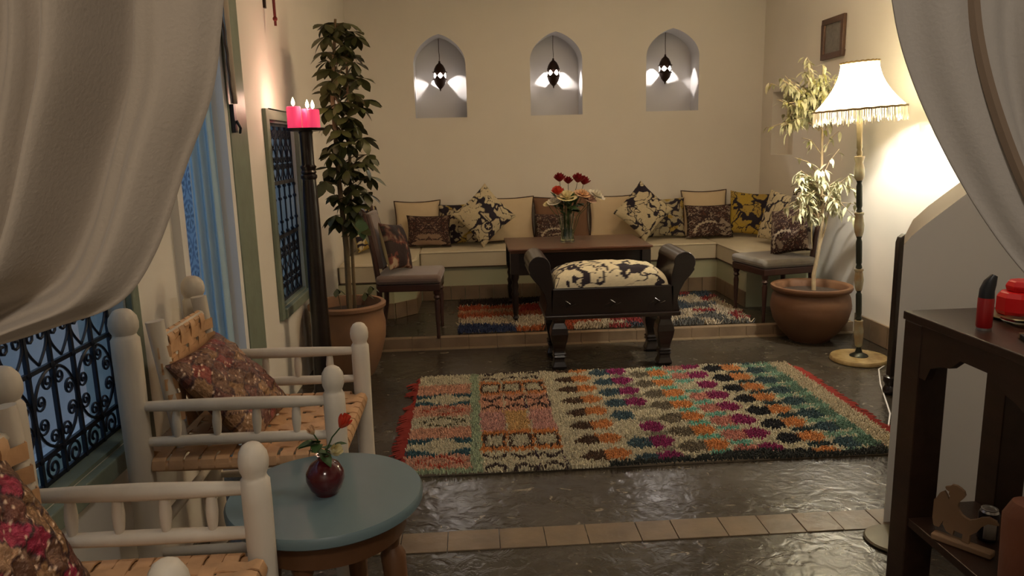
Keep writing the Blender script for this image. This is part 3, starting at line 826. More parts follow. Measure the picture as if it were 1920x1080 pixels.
# ------------------------------------------------------------------ shaggy rugs
def pile(root, V2, cols, z0, hgt, wid, lean, seg=2, jitter=0.003):
    n = len(V2); r = np.random.default_rng(3)
    a = r.random(n)*2*PI; d = r.normal(0, lean, (n, 2))
    hx = np.cos(a)*wid/2; hy = np.sin(a)*wid/2
    x = V2[:, 0]+r.normal(0, jitter, n); y = V2[:, 1]+r.normal(0, jitter, n)
    h = hgt*(0.6+0.7*r.random(n))
    p = []
    for (sx, sy) in ((hx, hy), (-hy*0.87-hx*0.5, hx*0.87-hy*0.5), (hy*0.87-hx*0.5, -hx*0.87-hy*0.5)):
        p.append(np.stack([x+sx, y+sy, np.full(n, z0)], 1))
    for (sx, sy) in ((hx, hy), (-hy*0.87-hx*0.5, hx*0.87-hy*0.5), (hy*0.87-hx*0.5, -hx*0.87-hy*0.5)):
        p.append(np.stack([x+d[:, 0]+sx*0.65, y+d[:, 1]+sy*0.65, z0+h], 1))
    V = np.stack(p, 1).reshape(-1, 3); b = np.arange(n)*6
    F = []
    for (i, j) in ((0, 1), (1, 2), (2, 0)): F.append(np.stack([b+i, b+j, b+j+3, b+i+3], 1))
    V = V; Fq = np.concatenate(F); 
    top = np.stack([b+3, b+4, b+5, b+5], 1)
    c = np.repeat(cols*(0.78+0.44*r.random((n, 1))), 6, 0); 
    o = np_mesh('pile', V, Fq, 'pile', root, c)
    # closed tips
    me2 = np_mesh('pile_tips', V, np.stack([b+3, b+4, b+5], 1), 'pile', root, c)
    for q_ in (o, me2): q_['kind'] = 'stuff'
def rug_colors(u, v):
    """u 0..2.26 from the left, v 0..1.37 from the near edge."""
    n = len(u); c = np.zeros((n, 3)); cream = np.array((0.66, 0.60, 0.42)); c[:] = cream
    wu = u+0.012*(fbm(u*14, v*14, 2)-0.5)*2; wv = v+0.012*(fbm(u*14, v*14, 7)-0.5)*2
    pink = (0.66, 0.37, 0.25); org = (0.68, 0.27, 0.08); teal = (0.05, 0.12, 0.14); sage = (0.40, 0.48, 0.31); red = (0.50, 0.09, 0.05); salmon = (0.70, 0.38, 0.25)
    yw = wv+3.03
    # left column of lozenge panels
    A = wu < 0.30
    rows = [(4.22, 4.40, cream, None), (4.05, 4.22, salmon, None), (3.87, 4.05, cream, teal), (3.70, 3.87, pink, red), (3.54, 3.70, cream, (0.10, 0.09, 0.05)), (3.40, 3.54, org if False else salmon, None), (3.20, 3.40, cream, teal), (3.06, 3.20, pink, red), (3.0, 3.06, sage, None)]
    for y0, y1, base, out in rows:
        s = A & (yw >= y0) & (yw < y1); c[s] = base
        if out is not None:
            lv = np.abs((yw-(y0+y1)/2)/((y1-y0)/2)); lu = np.abs((wu-0.155)/0.145)
            dd = lu+lv
            if out is teal: c[s & (dd > 1.02) & (lv > 0.35)] = out
            else: c[s & (np.abs(dd-0.80) < 0.11)] = out; c[s & (dd < 0.45)] = np.array(base)*0.85
    c[(wu > 0.295) & (wu < 0.345)] = sage
    # second block: squares with frames
    B = (wu > 0.345) & (wu < 0.72)
    rows = [(4.24, cream, 'm'), (4.00, (0.66, 0.28, 0.11), 'b'), (3.74, salmon, 'm'), (3.47, (0.64, 0.35, 0.29), 'n'), (3.22, org, 'b'), (3.0, cream, 'z')]
    hi = 4.45
    for y0, base, kind in rows:
        s = B & (yw >= y0) & (yw < hi)
        colu = np.clip(((wu-0.345)/0.125).astype(int), 0, 2); c[s] = base
        if kind == 'n': c[s & (colu == 1)] = (0.66, 0.42, 0.17)
        lv = np.abs((yw-(y0+hi)/2)/((hi-y0)/2)); lu = np.abs(((wu-0.345)/0.125) % 1-0.5)*2
        if kind == 'b':
            f = s & (lv < 0.55) & (lu < 0.75); c[f] = cream*0.9; c[s & (np.abs(np.maximum(lv/0.55, lu/0.75)-1) < 0.14)] = (0.09, 0.05, 0.035)
        if kind in 'mz':
            c[s & (np.abs(np.abs(lv)-0.5*(0.5+lu)) < 0.13) & (lu < 0.85)] = (0.07, 0.045, 0.04)
            c[s & (lv < 0.8) & (lu > 0.90) & (colu > 0)] = (0.06, 0.03, 0.05)
        hi = y0
    s = B & (np.abs(((wu-0.345)/0.125) % 1) < 0.09) & (wu > 0.4); c[s & (fbm(u*30, v*30, 8) > 0.42)] = cream
    # staggered lozenges in rising chains
    D = (wu > 0.76) & (wu < 2.16)
    p = 0.183
    seq = [(0.10, 0.055, 0.032), (0.66, 0.27, 0.09), (0.07, 0.12, 0.14), (0.30, 0.03, 0.13), (0.20, 0.165, 0.11), (0.68, 0.28, 0.09), (0.58, 0.25, 0.19), (0.30, 0.03, 0.12), (0.022, 0.022, 0.025), (0.66, 0.29, 0.10), (0.06, 0.11, 0.12), (0.14, 0.24, 0.17)]
    seq2 = [cream, cream, cream, cream, cream*0.5, cream, (0.20, 0.50, 0.37), (0.22, 0.50, 0.38), cream, cream, (0.04, 0.07, 0.07), (0.26, 0.42, 0.30)]
    L = 0.117
    su = (wu-0.78)/L
    kp = np.floor(su/2)
    rr = (wv-0.087-0.10*(wu-0.80))/p-0.5*kp
    row = np.round(rr); fr = np.abs(rr-row)*2
    k = np.floor(su).astype(int); fu = np.abs(su/2-kp-0.5)*2
    idx = np.clip(k, 0, 11)
    f1 = np.abs(su-k-0.5)*2
    inA = fr < np.maximum(0.60*(1-fu)**0.8, 0.72*np.clip(1-f1, 0, 1)**0.55)+0.06*(kp > 0)
    inB = (1-fr) < 0.36*(1-np.abs((su % 1)-0.5)*2)**0.6+0.06
    kb = np.clip(k+1, 0, 11)
    ca = np.array(seq)[idx]; cb = np.array([np.array(s_) for s_ in seq2])[kb]
    taper = fr < np.clip((wu-0.78)/0.10, 0, 1)*0.9+0.02
    skip = vnoise(row*5.3+3, k*3.1, 4) < 0.10
    q_ = D & inB & (kb > 3); c[q_] = cb[q_]
    on = D & inA & (wu > 0.78) & taper & ~skip; c[on] = ca[on]
    c[D & (wv < 0.055+0.03*np.sin(wu*9)) & (wu > 1.15)] = (0.040, 0.045, 0.04)
    c[(wv < 0.03) & (wu > 0.9) & (wu < 2.2)] = (0.035, 0.04, 0.035)
    e = (wu > 2.16); c[e] = (0.58, 0.50, 0.34)
    c *= (0.80+0.4*fbm(u*45, v*45, 1, 2))[:, None]
    return c
def big_rug():
    x0, x1, y0, y1 = -0.33, 1.93, 3.03, 4.40
    root = thing('rug', 'large shaggy Berber style rug with orange teal and purple lozenges on the dark floor', 'rug', (0, 0, 0.0))
    MB().box(x0, x1, y0, y1, 0.001, 0.010).build('backing', 'rug_back', root, smooth=False)
    s = 0.0082; gx, gy = np.meshgrid(np.arange(x0, x1+0.004, s), np.arange(y0, y1+0.004, s))
    P = np.stack([gx.ravel(), gy.ravel()], 1); P[:, 1] += 0.012*np.sin(P[:, 0]*5)*((P[:, 1]-y0)/1.37-0.5)
    c = rug_colors(P[:, 0]-x0, gy.ravel()-y0)
    pile(root, P, c, 0.008, 0.017, 0.0092, 0.0042)
    for (xa, sg) in ((x0, -1), (x1, 1)):
        mb = MB()
        for i in range(150):
            y = y0+0.01+(y1-y0-0.02)*i/149+random.uniform(-.004, .004); l = random.uniform(0.045, 0.085); dy = random.uniform(-0.018, 0.018)
            if fbm(y*6.0, sg*3.0, 3) < 0.36: l *= 0.4
            mb.tube([(xa, y, 0.010), (xa+sg*l*0.5, y+dy*0.4, 0.014), (xa+sg*l, y+dy, 0.005)], [0.005, 0.0055, 0.003], 4)
        f = mb.build('fringe', mat('red_wool', (0.24, 0.028, 0.018), 0.95), root); f['kind'] = 'stuff'; f['label'] = 'red wool fringe'
big_rug()
def small_rug():
    x0, x1, y0, y1 = -0.10, 2.04, 5.22, 6.30; z = PLZ
    root = thing('rug', 'shaggy multicoloured rag rug under the table on the raised floor', 'rug', (0, 0, 0))
    MB().box(x0+.01, x1-.01, y0+.01, y1-.01, z+0.001, z+0.008).build('backing', 'rug_back', root, smooth=False)
    s = 0.012; gx, gy = np.meshgrid(np.arange(x0, x1, s), np.arange(y0, y1, s))
    P = np.stack([gx.ravel(), gy.ravel()], 1)
    P[:, 0] += 0.03*(fbm(P[:, 1]*8, P[:, 0]*2, 3)-0.5)*2
    u = (P[:, 0]-x0)/(x1-x0); v = (P[:, 1]-y0)/(y1-y0)
    wu = u+0.10*(fbm(u*7, v*7, 12)-0.5); wv = v+0.16*(fbm(u*6, v*6, 15)-0.5)
    c = np.zeros((len(P), 3)); c[:] = (0.56, 0.47, 0.33)
    n = fbm(u*9, v*6, 20, 2); n2 = fbm(u*14, v*5, 25, 2)
    c[(n > 0.56) & (wu > 0.55)] = (0.13, 0.13, 0.12); c[(n2 > 0.60) & (wu > 0.5)] = (0.06, 0.08, 0.10); c[(n < 0.33) & (wu > 0.5)] = (0.30, 0.04, 0.04)
    s_ = wu < 0.34
    c[s_ & (wv > 0.80)] = (0.035, 0.022, 0.018); c[s_ & (wv < 0.78) & (wv > 0.60)] = (0.42, 0.09, 0.035); c[s_ & (wv < 0.60) & (wv > 0.50)] = (0.50, 0.28, 0.14); c[s_ & (wv < 0.50) & (wv > 0.38)] = (0.45, 0.12, 0.05)
    c[s_ & (wv < 0.16) & (wu < 0.16)] = (0.03, 0.045, 0.11); c[s_ & (wv < 0.11) & (wu > 0.16) & (wu < 0.26)] = (0.45, 0.13, 0.04); c[s_ & (wv < 0.12) & (wu > 0.26)] = (0.02, 0.015, 0.015)
    t = (wu > 0.30) & (wu < 0.56) & (wv < 0.40) & (n > 0.50); c[t] = (0.45, 0.10, 0.04)
    t = (wu > 0.24) & (wu < 0.5) & (wv > 0.5) & (wv < 0.75); c[t] = (0.40, 0.05, 0.035)
    pile(root, P, c, z+0.006, 0.028, 0.011, 0.012, jitter=0.006)
small_rug()

# ------------------------------------------------------------------ coffee table on the platform
def turned(parent, name, m, x, y, z0, z1, prof, seg=14):
    H = z1-z0
    return MB().lathe([(r, z0+t*H) for (r, t) in prof], seg, (x, y)).build(name, m, parent)
PROF_T = [(0.016, 0), (0.020, 0.03), (0.014, 0.07), (0.024, 0.11), (0.015, 0.16), (0.020, 0.22), (0.026, 0.45), (0.022, 0.52), (0.030, 0.60), (0.020, 0.66), (0.028, 0.76), (0.020, 0.84), (0.032, 0.92), (0.032, 1.0)]
def coffee_table():
    t = thing('coffee_table', 'dark wooden table with red-brown top holding the flower vase', 'table', (0.805, 5.76, PLZ+0.012))
    w, d = 0.535, 0.355; zt = 0.563
    MB().box(-w, w, -d, d, zt-0.018, zt).box(-w+0.012, w-0.012, -d+0.012, d-0.012, zt-0.034, zt-0.018).build('table_top', 'wood_red', t, smooth=False, bevel=0.005)
    MB().box(-w+0.05, w-0.05, -d+0.05, -d+0.075, 0.36, zt-0.034).box(-w+0.05, w-0.05, d-0.075, d-0.05, 0.36, zt-0.034).box(-w+0.05, -w+0.075, -d+0.05, d-0.05, 0.36, zt-0.034).box(w-0.075, w-0.05, -d+0.05, d-0.05, 0.36, zt-0.034).build('apron', 'wood_dark', t, smooth=False)
    for sx in (-1, 1):
        for sy in (-1, 1):
            x, y = sx*(w-0.045), sy*(d-0.045); l = turned(t, 'leg', 'wood_dark', x, y, 0.0, 0.375, PROF_T)
            MB().box(x-0.032, x+0.032, y-0.032, y+0.032, 0.375, zt-0.034).build('leg_block', 'wood_dark', l, smooth=False)
coffee_table()

# flower vase and flowers
def vase():
    zc = PLZ+0.5755
    o = MB().lathe([(0.0, 0.0), (0.052, 0.0), (0.058, 0.006), (0.052, 0.05), (0.046, 0.11), (0.050, 0.165), (0.060, 0.195), (0.057, 0.195), (0.047, 0.165), (0.043, 0.11), (0.049, 0.05), (0.053, 0.014), (0.0, 0.012)], 24).build('flower_vase', 'glass')
    o.location = (0.745, 5.72, zc); tag(o, 'clear glass vase of cut flowers on the coffee table', 'vase')
    w = MB().lathe([(0.0, 0.013), (0.0525, 0.015), (0.0485, 0.05), (0.0425, 0.10), (0.0, 0.10)], 20).build('water', 'water', o)
vase()
def petal_mb(mb, r, h, a, open_, wd=1.0):
    n = 5; vs = []; fs = []
    for i in range(n):
        t = i/(n-1)
        for j in range(5):
            s = (j/4-0.5)*2
            ww = 0.62*wd*math.sin(PI*min(0.92, 0.25+0.62*t))
            ang = a+s*ww
            rr = r*(0.25+0.75*math.sin(t*PI/2)*(0.45+open_))
            zz = h*(t-0.25*open_*t*t*(1+0.4*s*s))
            vs.append((rr*math.cos(ang), rr*math.sin(ang), zz))
    for i in range(n-1):
        for j in range(4): fs.append((i*5+j, i*5+j+1, (i+1)*5+j+1, (i+1)*5+j))
    mb.add(vs, fs)
def flower(label, m, top, base, r, kind='rose', group=None):
    root = thing('cut_flower', label, 'flower', base, group=group)
    d = Vector(top)-Vector(base)
    mid = d*0.5+Vector((-d.x*0.22, -d.y*0.22, 0))
    pts = [Vector((0, 0, 0)), mid*0.55, mid*1.15+Vector((0, 0, 0.0)), d*0.9, d]
    MB().tube([tuple(p) for p in pts], 0.0022, 5).build('stem', 'stem_green', root)
    mb = MB(); mb.T = Matrix.Translation(d) @ Vector((0, 0, 1)).rotation_difference((d+Vector((0, -0.1, 0.02))).normalized()).to_matrix().to_4x4()
    if kind == 'rose':
        for ring, (k, op, hh) in enumerate(((3, 0.0, 1.15), (4, 0.18, 1.1), (5, 0.36, 1.0), (6, 0.6, 0.85))):
            for i in range(k): petal_mb(mb, r*(0.5+0.16*ring), r*1.25*hh, 2*PI*i/k+ring*0.7, op)
    else:
        for ring, (k, op, hh) in enumerate(((6, 0.1, 0.9), (8, 0.45, 0.8), (10, 0.8, 0.55), (11, 1.0, 0.32))):
            for i in range(k): petal_mb(mb, r*(0.5+0.17*ring), r*hh, 2*PI*i/k+ring*0.4, op, 0.55)
    mb.build('blossom', m, root)
    return root
VB = (0.745, 5.72, PLZ+0.60)
def fl(label, m, x, z, r, kind='rose', y=5.70, bx_=0.0):
    flower(label, m, (x, y, z+0.012), (VB[0]+bx_, VB[1]+(0.01 if y > 5.7 else -0.01), VB[2]), r*1.38, kind)
fl('dark red rose, highest and leftmost in the vase', 'petal_red', 0.689, 1.105, 0.034, bx_=-0.02)
fl('small dark red rose second from left in the vase', 'petal_red', 0.757, 1.085, 0.028, y=5.73, bx_=0.015)
fl('large dark red rose right of centre at the vase top', 'petal_red', 0.824, 1.095, 0.036, bx_=-0.01)
fl('dark red rose at the far right of the red ones', 'petal_red', 0.876, 1.075, 0.034, y=5.74, bx_=0.02)
fl('coral red flower at the left of the bouquet', 'petal_coral', 0.668, 1.010, 0.034, y=5.66, bx_=-0.03)
fl('big cream ruffled flower at the centre of the bouquet', 'petal_cream', 0.735, 0.985, 0.044, 'daisy', 5.645, 0.0)
fl('peach coloured flower right of the cream one', 'petal_peach', 0.855, 1.000, 0.036, 'daisy', 5.67, 0.02)
fl('pale pink flower low on the right of the bouquet', 'petal_pink', 0.905, 0.962, 0.034, 'daisy', 5.67, 0.03)
fl('white flower sticking out farthest right of the vase', 'petal_white', 0.968, 0.985, 0.040, 'daisy', 5.70, 0.035)
fl('small white flower at the left under the coral one', 'petal_white', 0.640, 0.950, 0.030, 'daisy', 5.66, -0.035)
fl('tiny yellowish flower drooping out farthest left of the vase', 'petal_cream', 0.597, 0.935, 0.022, 'daisy', 5.68, -0.03)
def greenery():
    root = thing('bouquet_greenery', 'green leaves filling the flower vase below the blossoms', 'foliage', (VB[0], VB[1], VB[2]+0.02))
    for i in range(60):
        a = random.uniform(0, 2*PI); rr = random.uniform(0.02, 0.12); zt = random.uniform(0.22, 0.36)
        b = Vector((0.022*math.cos(a), 0.022*math.sin(a), 0.0)); m1 = Vector((0.03*math.cos(a), 0.03*math.sin(a), 0.17)); e = Vector((rr*math.cos(a), rr*math.sin(a), zt))
        if i % 2 == 0: MB().tube([b, m1, e], 0.0018, 4).build('stem', 'stem_green', root)
        mb = MB(); leafmesh(mb, 0.075, 0.032)
        o = mb.build('leaf', 'stem_green', root); o.location = m1.lerp(e, random.uniform(0.35, 0.9)); o.rotation_euler = (random.uniform(-0.6, 0.6), random.uniform(-1.2, 0.2), a)
def leafmesh(mb, L, Wd, droop=0.25, fold=0.12, n=5, pw=0.8):
    vs = []; fs = []
    for i in range(n+1):
        t = i/n; w = Wd/2*math.sin(PI*min(1, t**pw*0.95+0.03)); x = L*t; z = -droop*L*t*t
        vs += [(x, -w, z+fold*w), (x, 0, z), (x, w, z+fold*w)]
    for i in range(n):
        a = i*3; fs += [(a, a+3, a+4, a+1), (a+1, a+4, a+5, a+2)]
    mb.add(vs, fs)
greenery()

# ------------------------------------------------------------------ scroll-arm bench
def scroll_bench():
    t = thing('scroll_arm_bench', 'dark carved wooden bench with scrolled ends and turned legs before the rug', 'bench', (0.865, 4.70, 0))
    prof = [(0.030, 0), (0.050, 0.02), (0.052, 0.06), (0.040, 0.15), (0.036, 0.22), (0.050, 0.25), (0.036, 0.28), (0.050, 0.31), (0.036, 0.34), (0.040, 0.42), (0.055, 0.58), (0.062, 0.70), (0.056, 0.82), (0.040, 0.92), (0.045, 1.0)]
    for sx in (-1, 1):
        for sy in (-1, 1):
            l = MB().lathe([(r*1.12, z*0.325) for r, z in prof], 4, (sx*0.335, sy*0.165), rot=PI/4, sx=1.12, sy=1.12).build('leg', 'wood_dark', t, smooth=False, bevel=0.006)
    MB().box(-0.385, 0.385, -0.20, 0.20, 0.35, 0.515).build('seat_box', 'wood_dark', t, smooth=False, bevel=0.004)
    MB().box(-0.425, 0.425, -0.225, 0.225, 0.325, 0.352).build('base_moulding', 'wood_dark', t, smooth=False, bevel=0.006)
    for sg in (-1, 1):
        poly = [(0.375, 0.352), (0.425, 0.352), (0.41, 0.42), (0.425, 0.48), (0.455, 0.535), (0.49, 0.575), (0.515, 0.61)]
        c = (0.452, 0.655); rr = 0.068
        for a in np.linspace(R(-30), R(190), 14): poly.append((c[0]+rr*math.cos(a), c[1]+rr*math.sin(a)))
        poly += [(0.375, 0.60), (0.365, 0.52), (0.372, 0.43)]
        poly = [(sg*x, z) for x, z in poly]
        MB().prism(poly, -0.20, 0.20, 'y').build('scroll_arm', 'wood_dark', t, smooth=True, auto=35, bevel=0.004)
    for x in (-0.28, 0.0, 0.28):
        mb = MB(); 
        for (dx, dz, a) in ((-0.035, 0, 0.5), (0.0, 0.018, -0.6), (0.035, 0, 0.4), (0, -0.006, 0.6)):
            mb.tube([(x+dx-0.018*math.cos(a), -0.2015, 0.41+dz-0.018*math.sin(a)), (x+dx, -0.2045, 0.41+dz), (x+dx+0.018*math.cos(a), -0.2015, 0.41+dz+0.018*math.sin(a))], 0.0045, 5)
        mb.build('carved_motif', 'wood_dark', t)
scroll_bench()
def bench_cushion():
    k = 130; g = np.sin(np.linspace(-1, 1, k)*PI/2); g = np.sin(g*PI/2); U, V = np.meshgrid(g, g)
    e = np.clip((1-np.abs(U)**6)*(1-np.abs(V)**6), 0, 1)**0.35
    top = 0.105*e+0.028*(1-U**2)*(1-V**2)+0.018*(fbm(U*5, V*4, 3)-0.5)*e
    V1 = np.stack([U*0.355, V*0.185, top], -1).reshape(-1, 3); V2 = np.stack([U*0.355*0.99, V*0.185*0.99, 0*U], -1).reshape(-1, 3)
    i = np.arange(k-1)[:, None]*k+np.arange(k-1)[None]; F = np.stack([i, i+1, i+k+1, i+k], -1).reshape(-1, 4)
    pt = np.stack([U*0.355, V*0.185, top], -1)
    dv = np.concatenate([np.zeros((1, k)), np.linalg.norm(np.diff(pt, axis=0), axis=-1)], 0).cumsum(0); dv -= dv[k//2]
    du = np.concatenate([np.zeros((k, 1)), np.linalg.norm(np.diff(pt, axis=1), axis=-1)], 1).cumsum(1); du -= du[:, k//2:k//2+1]
    c = pat_vine(du/0.24, dv/0.24, 77, np.array((0.72, 0.66, 0.47)), 1.0, 1.0).reshape(-1, 3)
    o = np_mesh('seat_cushion', np.concatenate([V1, V2]), np.concatenate([F, F[:, ::-1]+k*k]), 'cloth', None, np.concatenate([c, c]))
    o.location = (0.862, 4.70, 0.517); tag(o, 'cream and black scroll print seat pad on the scroll-armed bench', 'cushion')
bench_cushion()

# ------------------------------------------------------------------ side chairs on the platform
def side_chair(label, loc, yaw, uphol, group=None):
    t = thing('side_chair', label, 'chair', loc, (0, 0, yaw))     # faces +X
    prof = [(0.011, 0), (0.014, 0.04), (0.011, 0.08), (0.020, 0.70), (0.014, 0.76), (0.024, 0.80), (0.016, 0.84), (0.024, 0.88), (0.024, 1.0)]
    for sy in (-1, 1):
        turned(t, 'leg', 'wood_chair', 0.20, sy*0.19, 0, 0.37, prof, 12)
        MB().tube([(-0.235, sy*0.17, 0), (-0.205, sy*0.17, 0.20), (-0.20, sy*0.17, 0.40), (-0.225, sy*0.17, 0.60), (-0.285, sy*0.17, 0.92)], [0.014, 0.018, 0.021, 0.018, 0.016], 8).build('leg', 'wood_chair', t)
    MB().box(-0.21, 0.225, -0.215, 0.215, 0.345, 0.395).build('seat_rail', 'wood_chair', t, smooth=False, bevel=0.006)
    MB().box(-0.215, 0.235, -0.225, 0.225, 0.396, 0.46).build('seat', uphol, t, smooth=True, bevel=0.025)
    p = [(-0.205, 0.50), (-0.222, 0.60), (-0.250, 0.75), (-0.270, 0.89), (-0.235, 0.89), (-0.205, 0.75), (-0.178, 0.60), (-0.162, 0.50)]
    MB().prism([(x, z) for x, z in p], -0.155, 0.155, 'y').build('backrest', uphol, t, smooth=True, bevel=0.012, auto=30)
    pts = [(-0.285, -0.17, 0.92), (-0.292, -0.09, 0.945), (-0.294, 0, 0.955), (-0.292, 0.09, 0.945), (-0.285, 0.17, 0.92)]
    MB().tube(pts, 0.017, 8).build('top_rail', 'wood_chair', t)
    return t
side_chair('dark-legged side chair with mauve seat standing left of the table', (-0.445, 5.325, PLZ), R(-2), 'velvet')
side_chair('dark-legged side chair with worn grey seat behind the right potted tree', (2.285, 5.47, PLZ), R(180+12), 'velvet_grey')
cushion('dark red floral cushion leaning in the left side chair', 0.36, 0.34, 0.12, (-0.535, 5.30, PLZ+0.64), R(16), R(72), R(8), True, fn=pat_rose, seed=3)
cushion('rounded brown paisley cushion leaning in the right side chair', 0.36, 0.36, 0.15, (2.40, 5.45, PLZ+0.645), R(16), R(-62), R(-14), True, fn=pat_paisley, seed=90)

# ------------------------------------------------------------------ pots and plants
def pot(name, label, loc, prof, m, soil_r, soil_z, bands=()):
    t = thing(name, label, 'plant pot', loc)
    MB().lathe(prof, 40).build('pot_body', m, t, auto=50)
    MB().lathe([(0.0, soil_z-0.02), (soil_r, soil_z-0.02), (soil_r, soil_z), (soil_r*0.5, soil_z+0.012), (0.0, soil_z+0.015)], 24).build('soil', 'soil', t)
    return t
def rotleaf(o, loc, az, el, roll=0.0, s=1.0):
    o.location = loc
    o.rotation_mode = 'QUATERNION'
    o.rotation_quaternion = Euler((0, 0, az)).to_quaternion() @ Euler((0, -el, 0)).to_quaternion() @ Euler((roll, 0, 0)).to_quaternion()
    o.scale = (s, s, s)
def leaf_data(name, L, Wd, m, droop=0.25, fold=0.12, pw=0.8):
    mb = MB(); leafmesh(mb, L, Wd, droop, fold, pw=pw)
    me = bpy.data.meshes.new(name); me.from_pydata(mb.v, [], mb.f)
    me.polygons.foreach_set('use_smooth', [True]*len(me.polygons)); me.materials.append(M[m]); return me
PL = (-0.785, 4.60)
pot('terracotta_pot', 'round terracotta pot of the umbrella plant beside the candle stand', (PL[0], PL[1], 0),
    [(0.0, 0), (0.145, 0), (0.15, 0.01), (0.19, 0.10), (0.228, 0.24), (0.232, 0.33), (0.215, 0.41), (0.222, 0.425), (0.238, 0.435), (0.240, 0.455), (0.228, 0.465), (0.210, 0.462), (0.200, 0.43), (0.20, 0.36)], 'terracotta', 0.205, 0.40)
def schefflera():
    t = thing('umbrella_plant', 'tall dark green umbrella plant in the left terracotta pot', 'potted plant', (PL[0]+0.015, PL[1], 0.40))
    mb = MB()
    trunk = [(0, 0, 0.0), (0.004, 0, 0.4), (-0.012, 0, 0.8), (-0.018, 0, 1.3), (0.03, 0, 1.74)]
    mb.tube(trunk, [0.019, 0.017, 0.015, 0.013, 0.007], 8)
    mb.tube([(0.03, 0.02, 0.0), (0.035, 0.03, 0.5), (0.06, 0.02, 1.0), (0.08, 0.0, 1.55)], [0.011, 0.010, 0.009, 0.006], 6)
    ds = [leaf_data('leaf', 0.112, 0.058, 'leaf_dark', 0.35, 0.05, 1.35), leaf_data('leaf', 0.105, 0.054, 'leaf_mid', 0.45, 0.05, 1.35), leaf_data('leaf', 0.098, 0.050, 'leaf_dark', 0.2, 0.05, 1.35)]
    rr = random.Random(4); NL = []
    for i in range(62):
        z = 0.52+1.22*(i/61)**0.94; a = i*2.39996+rr.uniform(-.3, .3); L = rr.uniform(0.04, 0.155)*(0.8 if z < 0.75 else 1.0)
        if z > 1.6: L *= 0.75
        b = Vector((0.02, 0, z-0.05)); e = Vector((0.045+L*math.cos(a), L*math.sin(a)*0.8, z+rr.uniform(-0.01, 0.03)))
        if e.x < -0.125: e.x = -0.125
        mb.tube([b, b.lerp(e, 0.5)+Vector((0, 0, 0.02)), e], 0.0028, 4)
        for k in range(7):
            NL.append((e, a+2*PI*k/7+rr.uniform(-.15, .15), rr.uniform(-0.75, 0.1), rr.uniform(-.5, .5), rr.uniform(0.75, 1.1), rr.choice(ds), e.y))
    NL.sort(key=lambda q: q[6])          # the nearest 288 leaves one by one, the rest as one foliage part
    for (e, az, el, ro, s_, me, _) in NL[:286]:
        o = bpy.data.objects.new('leaf', me); COL.objects.link(o); o.parent = t; rotleaf(o, e, az, el, ro, s_)
    ex = MB()
    for (e, az, el, ro, s_, me, _) in NL[286:]:
        ex.T = Matrix.Translation(e) @ (Euler((0, 0, az)).to_matrix() @ Euler((0, -el, 0)).to_matrix() @ Euler((ro, 0, 0)).to_matrix()).to_4x4()
        leafmesh(ex, 0.108*s_, 0.055*s_, 0.35, 0.05, pw=1.35)
    ex.T = None; o = ex.build('foliage', 'leaf_dark', t); o['kind'] = 'stuff'
    # small shoots in the pot
    for (x, y, z) in ((-0.06, -0.06, 0.16), (0.10, 0.0, 0.12), (0.13, 0.05, 0.15)):
        mb.tube([(x*0.6, y, 0), (x, y, z)], 0.0025, 4)
        for k in range(4):
            o = bpy.data.objects.new('leaf', ds[2]); COL.objects.link(o); o.parent = t
            rotleaf(o, (x, y, z), 2*PI*k/4, -0.5, 0, 0.7)
    mb.build('stem', 'bark', t)
    b = bpy.data.objects.new('leaf', leaf_data('leaf', 0.13, 0.085, 'stem_green', 0.1)); COL.objects.link(b); b.parent = t
    rotleaf(b, (0.10, -0.04, 0.58), -0.9, -1.2, 0.2)
schefflera()

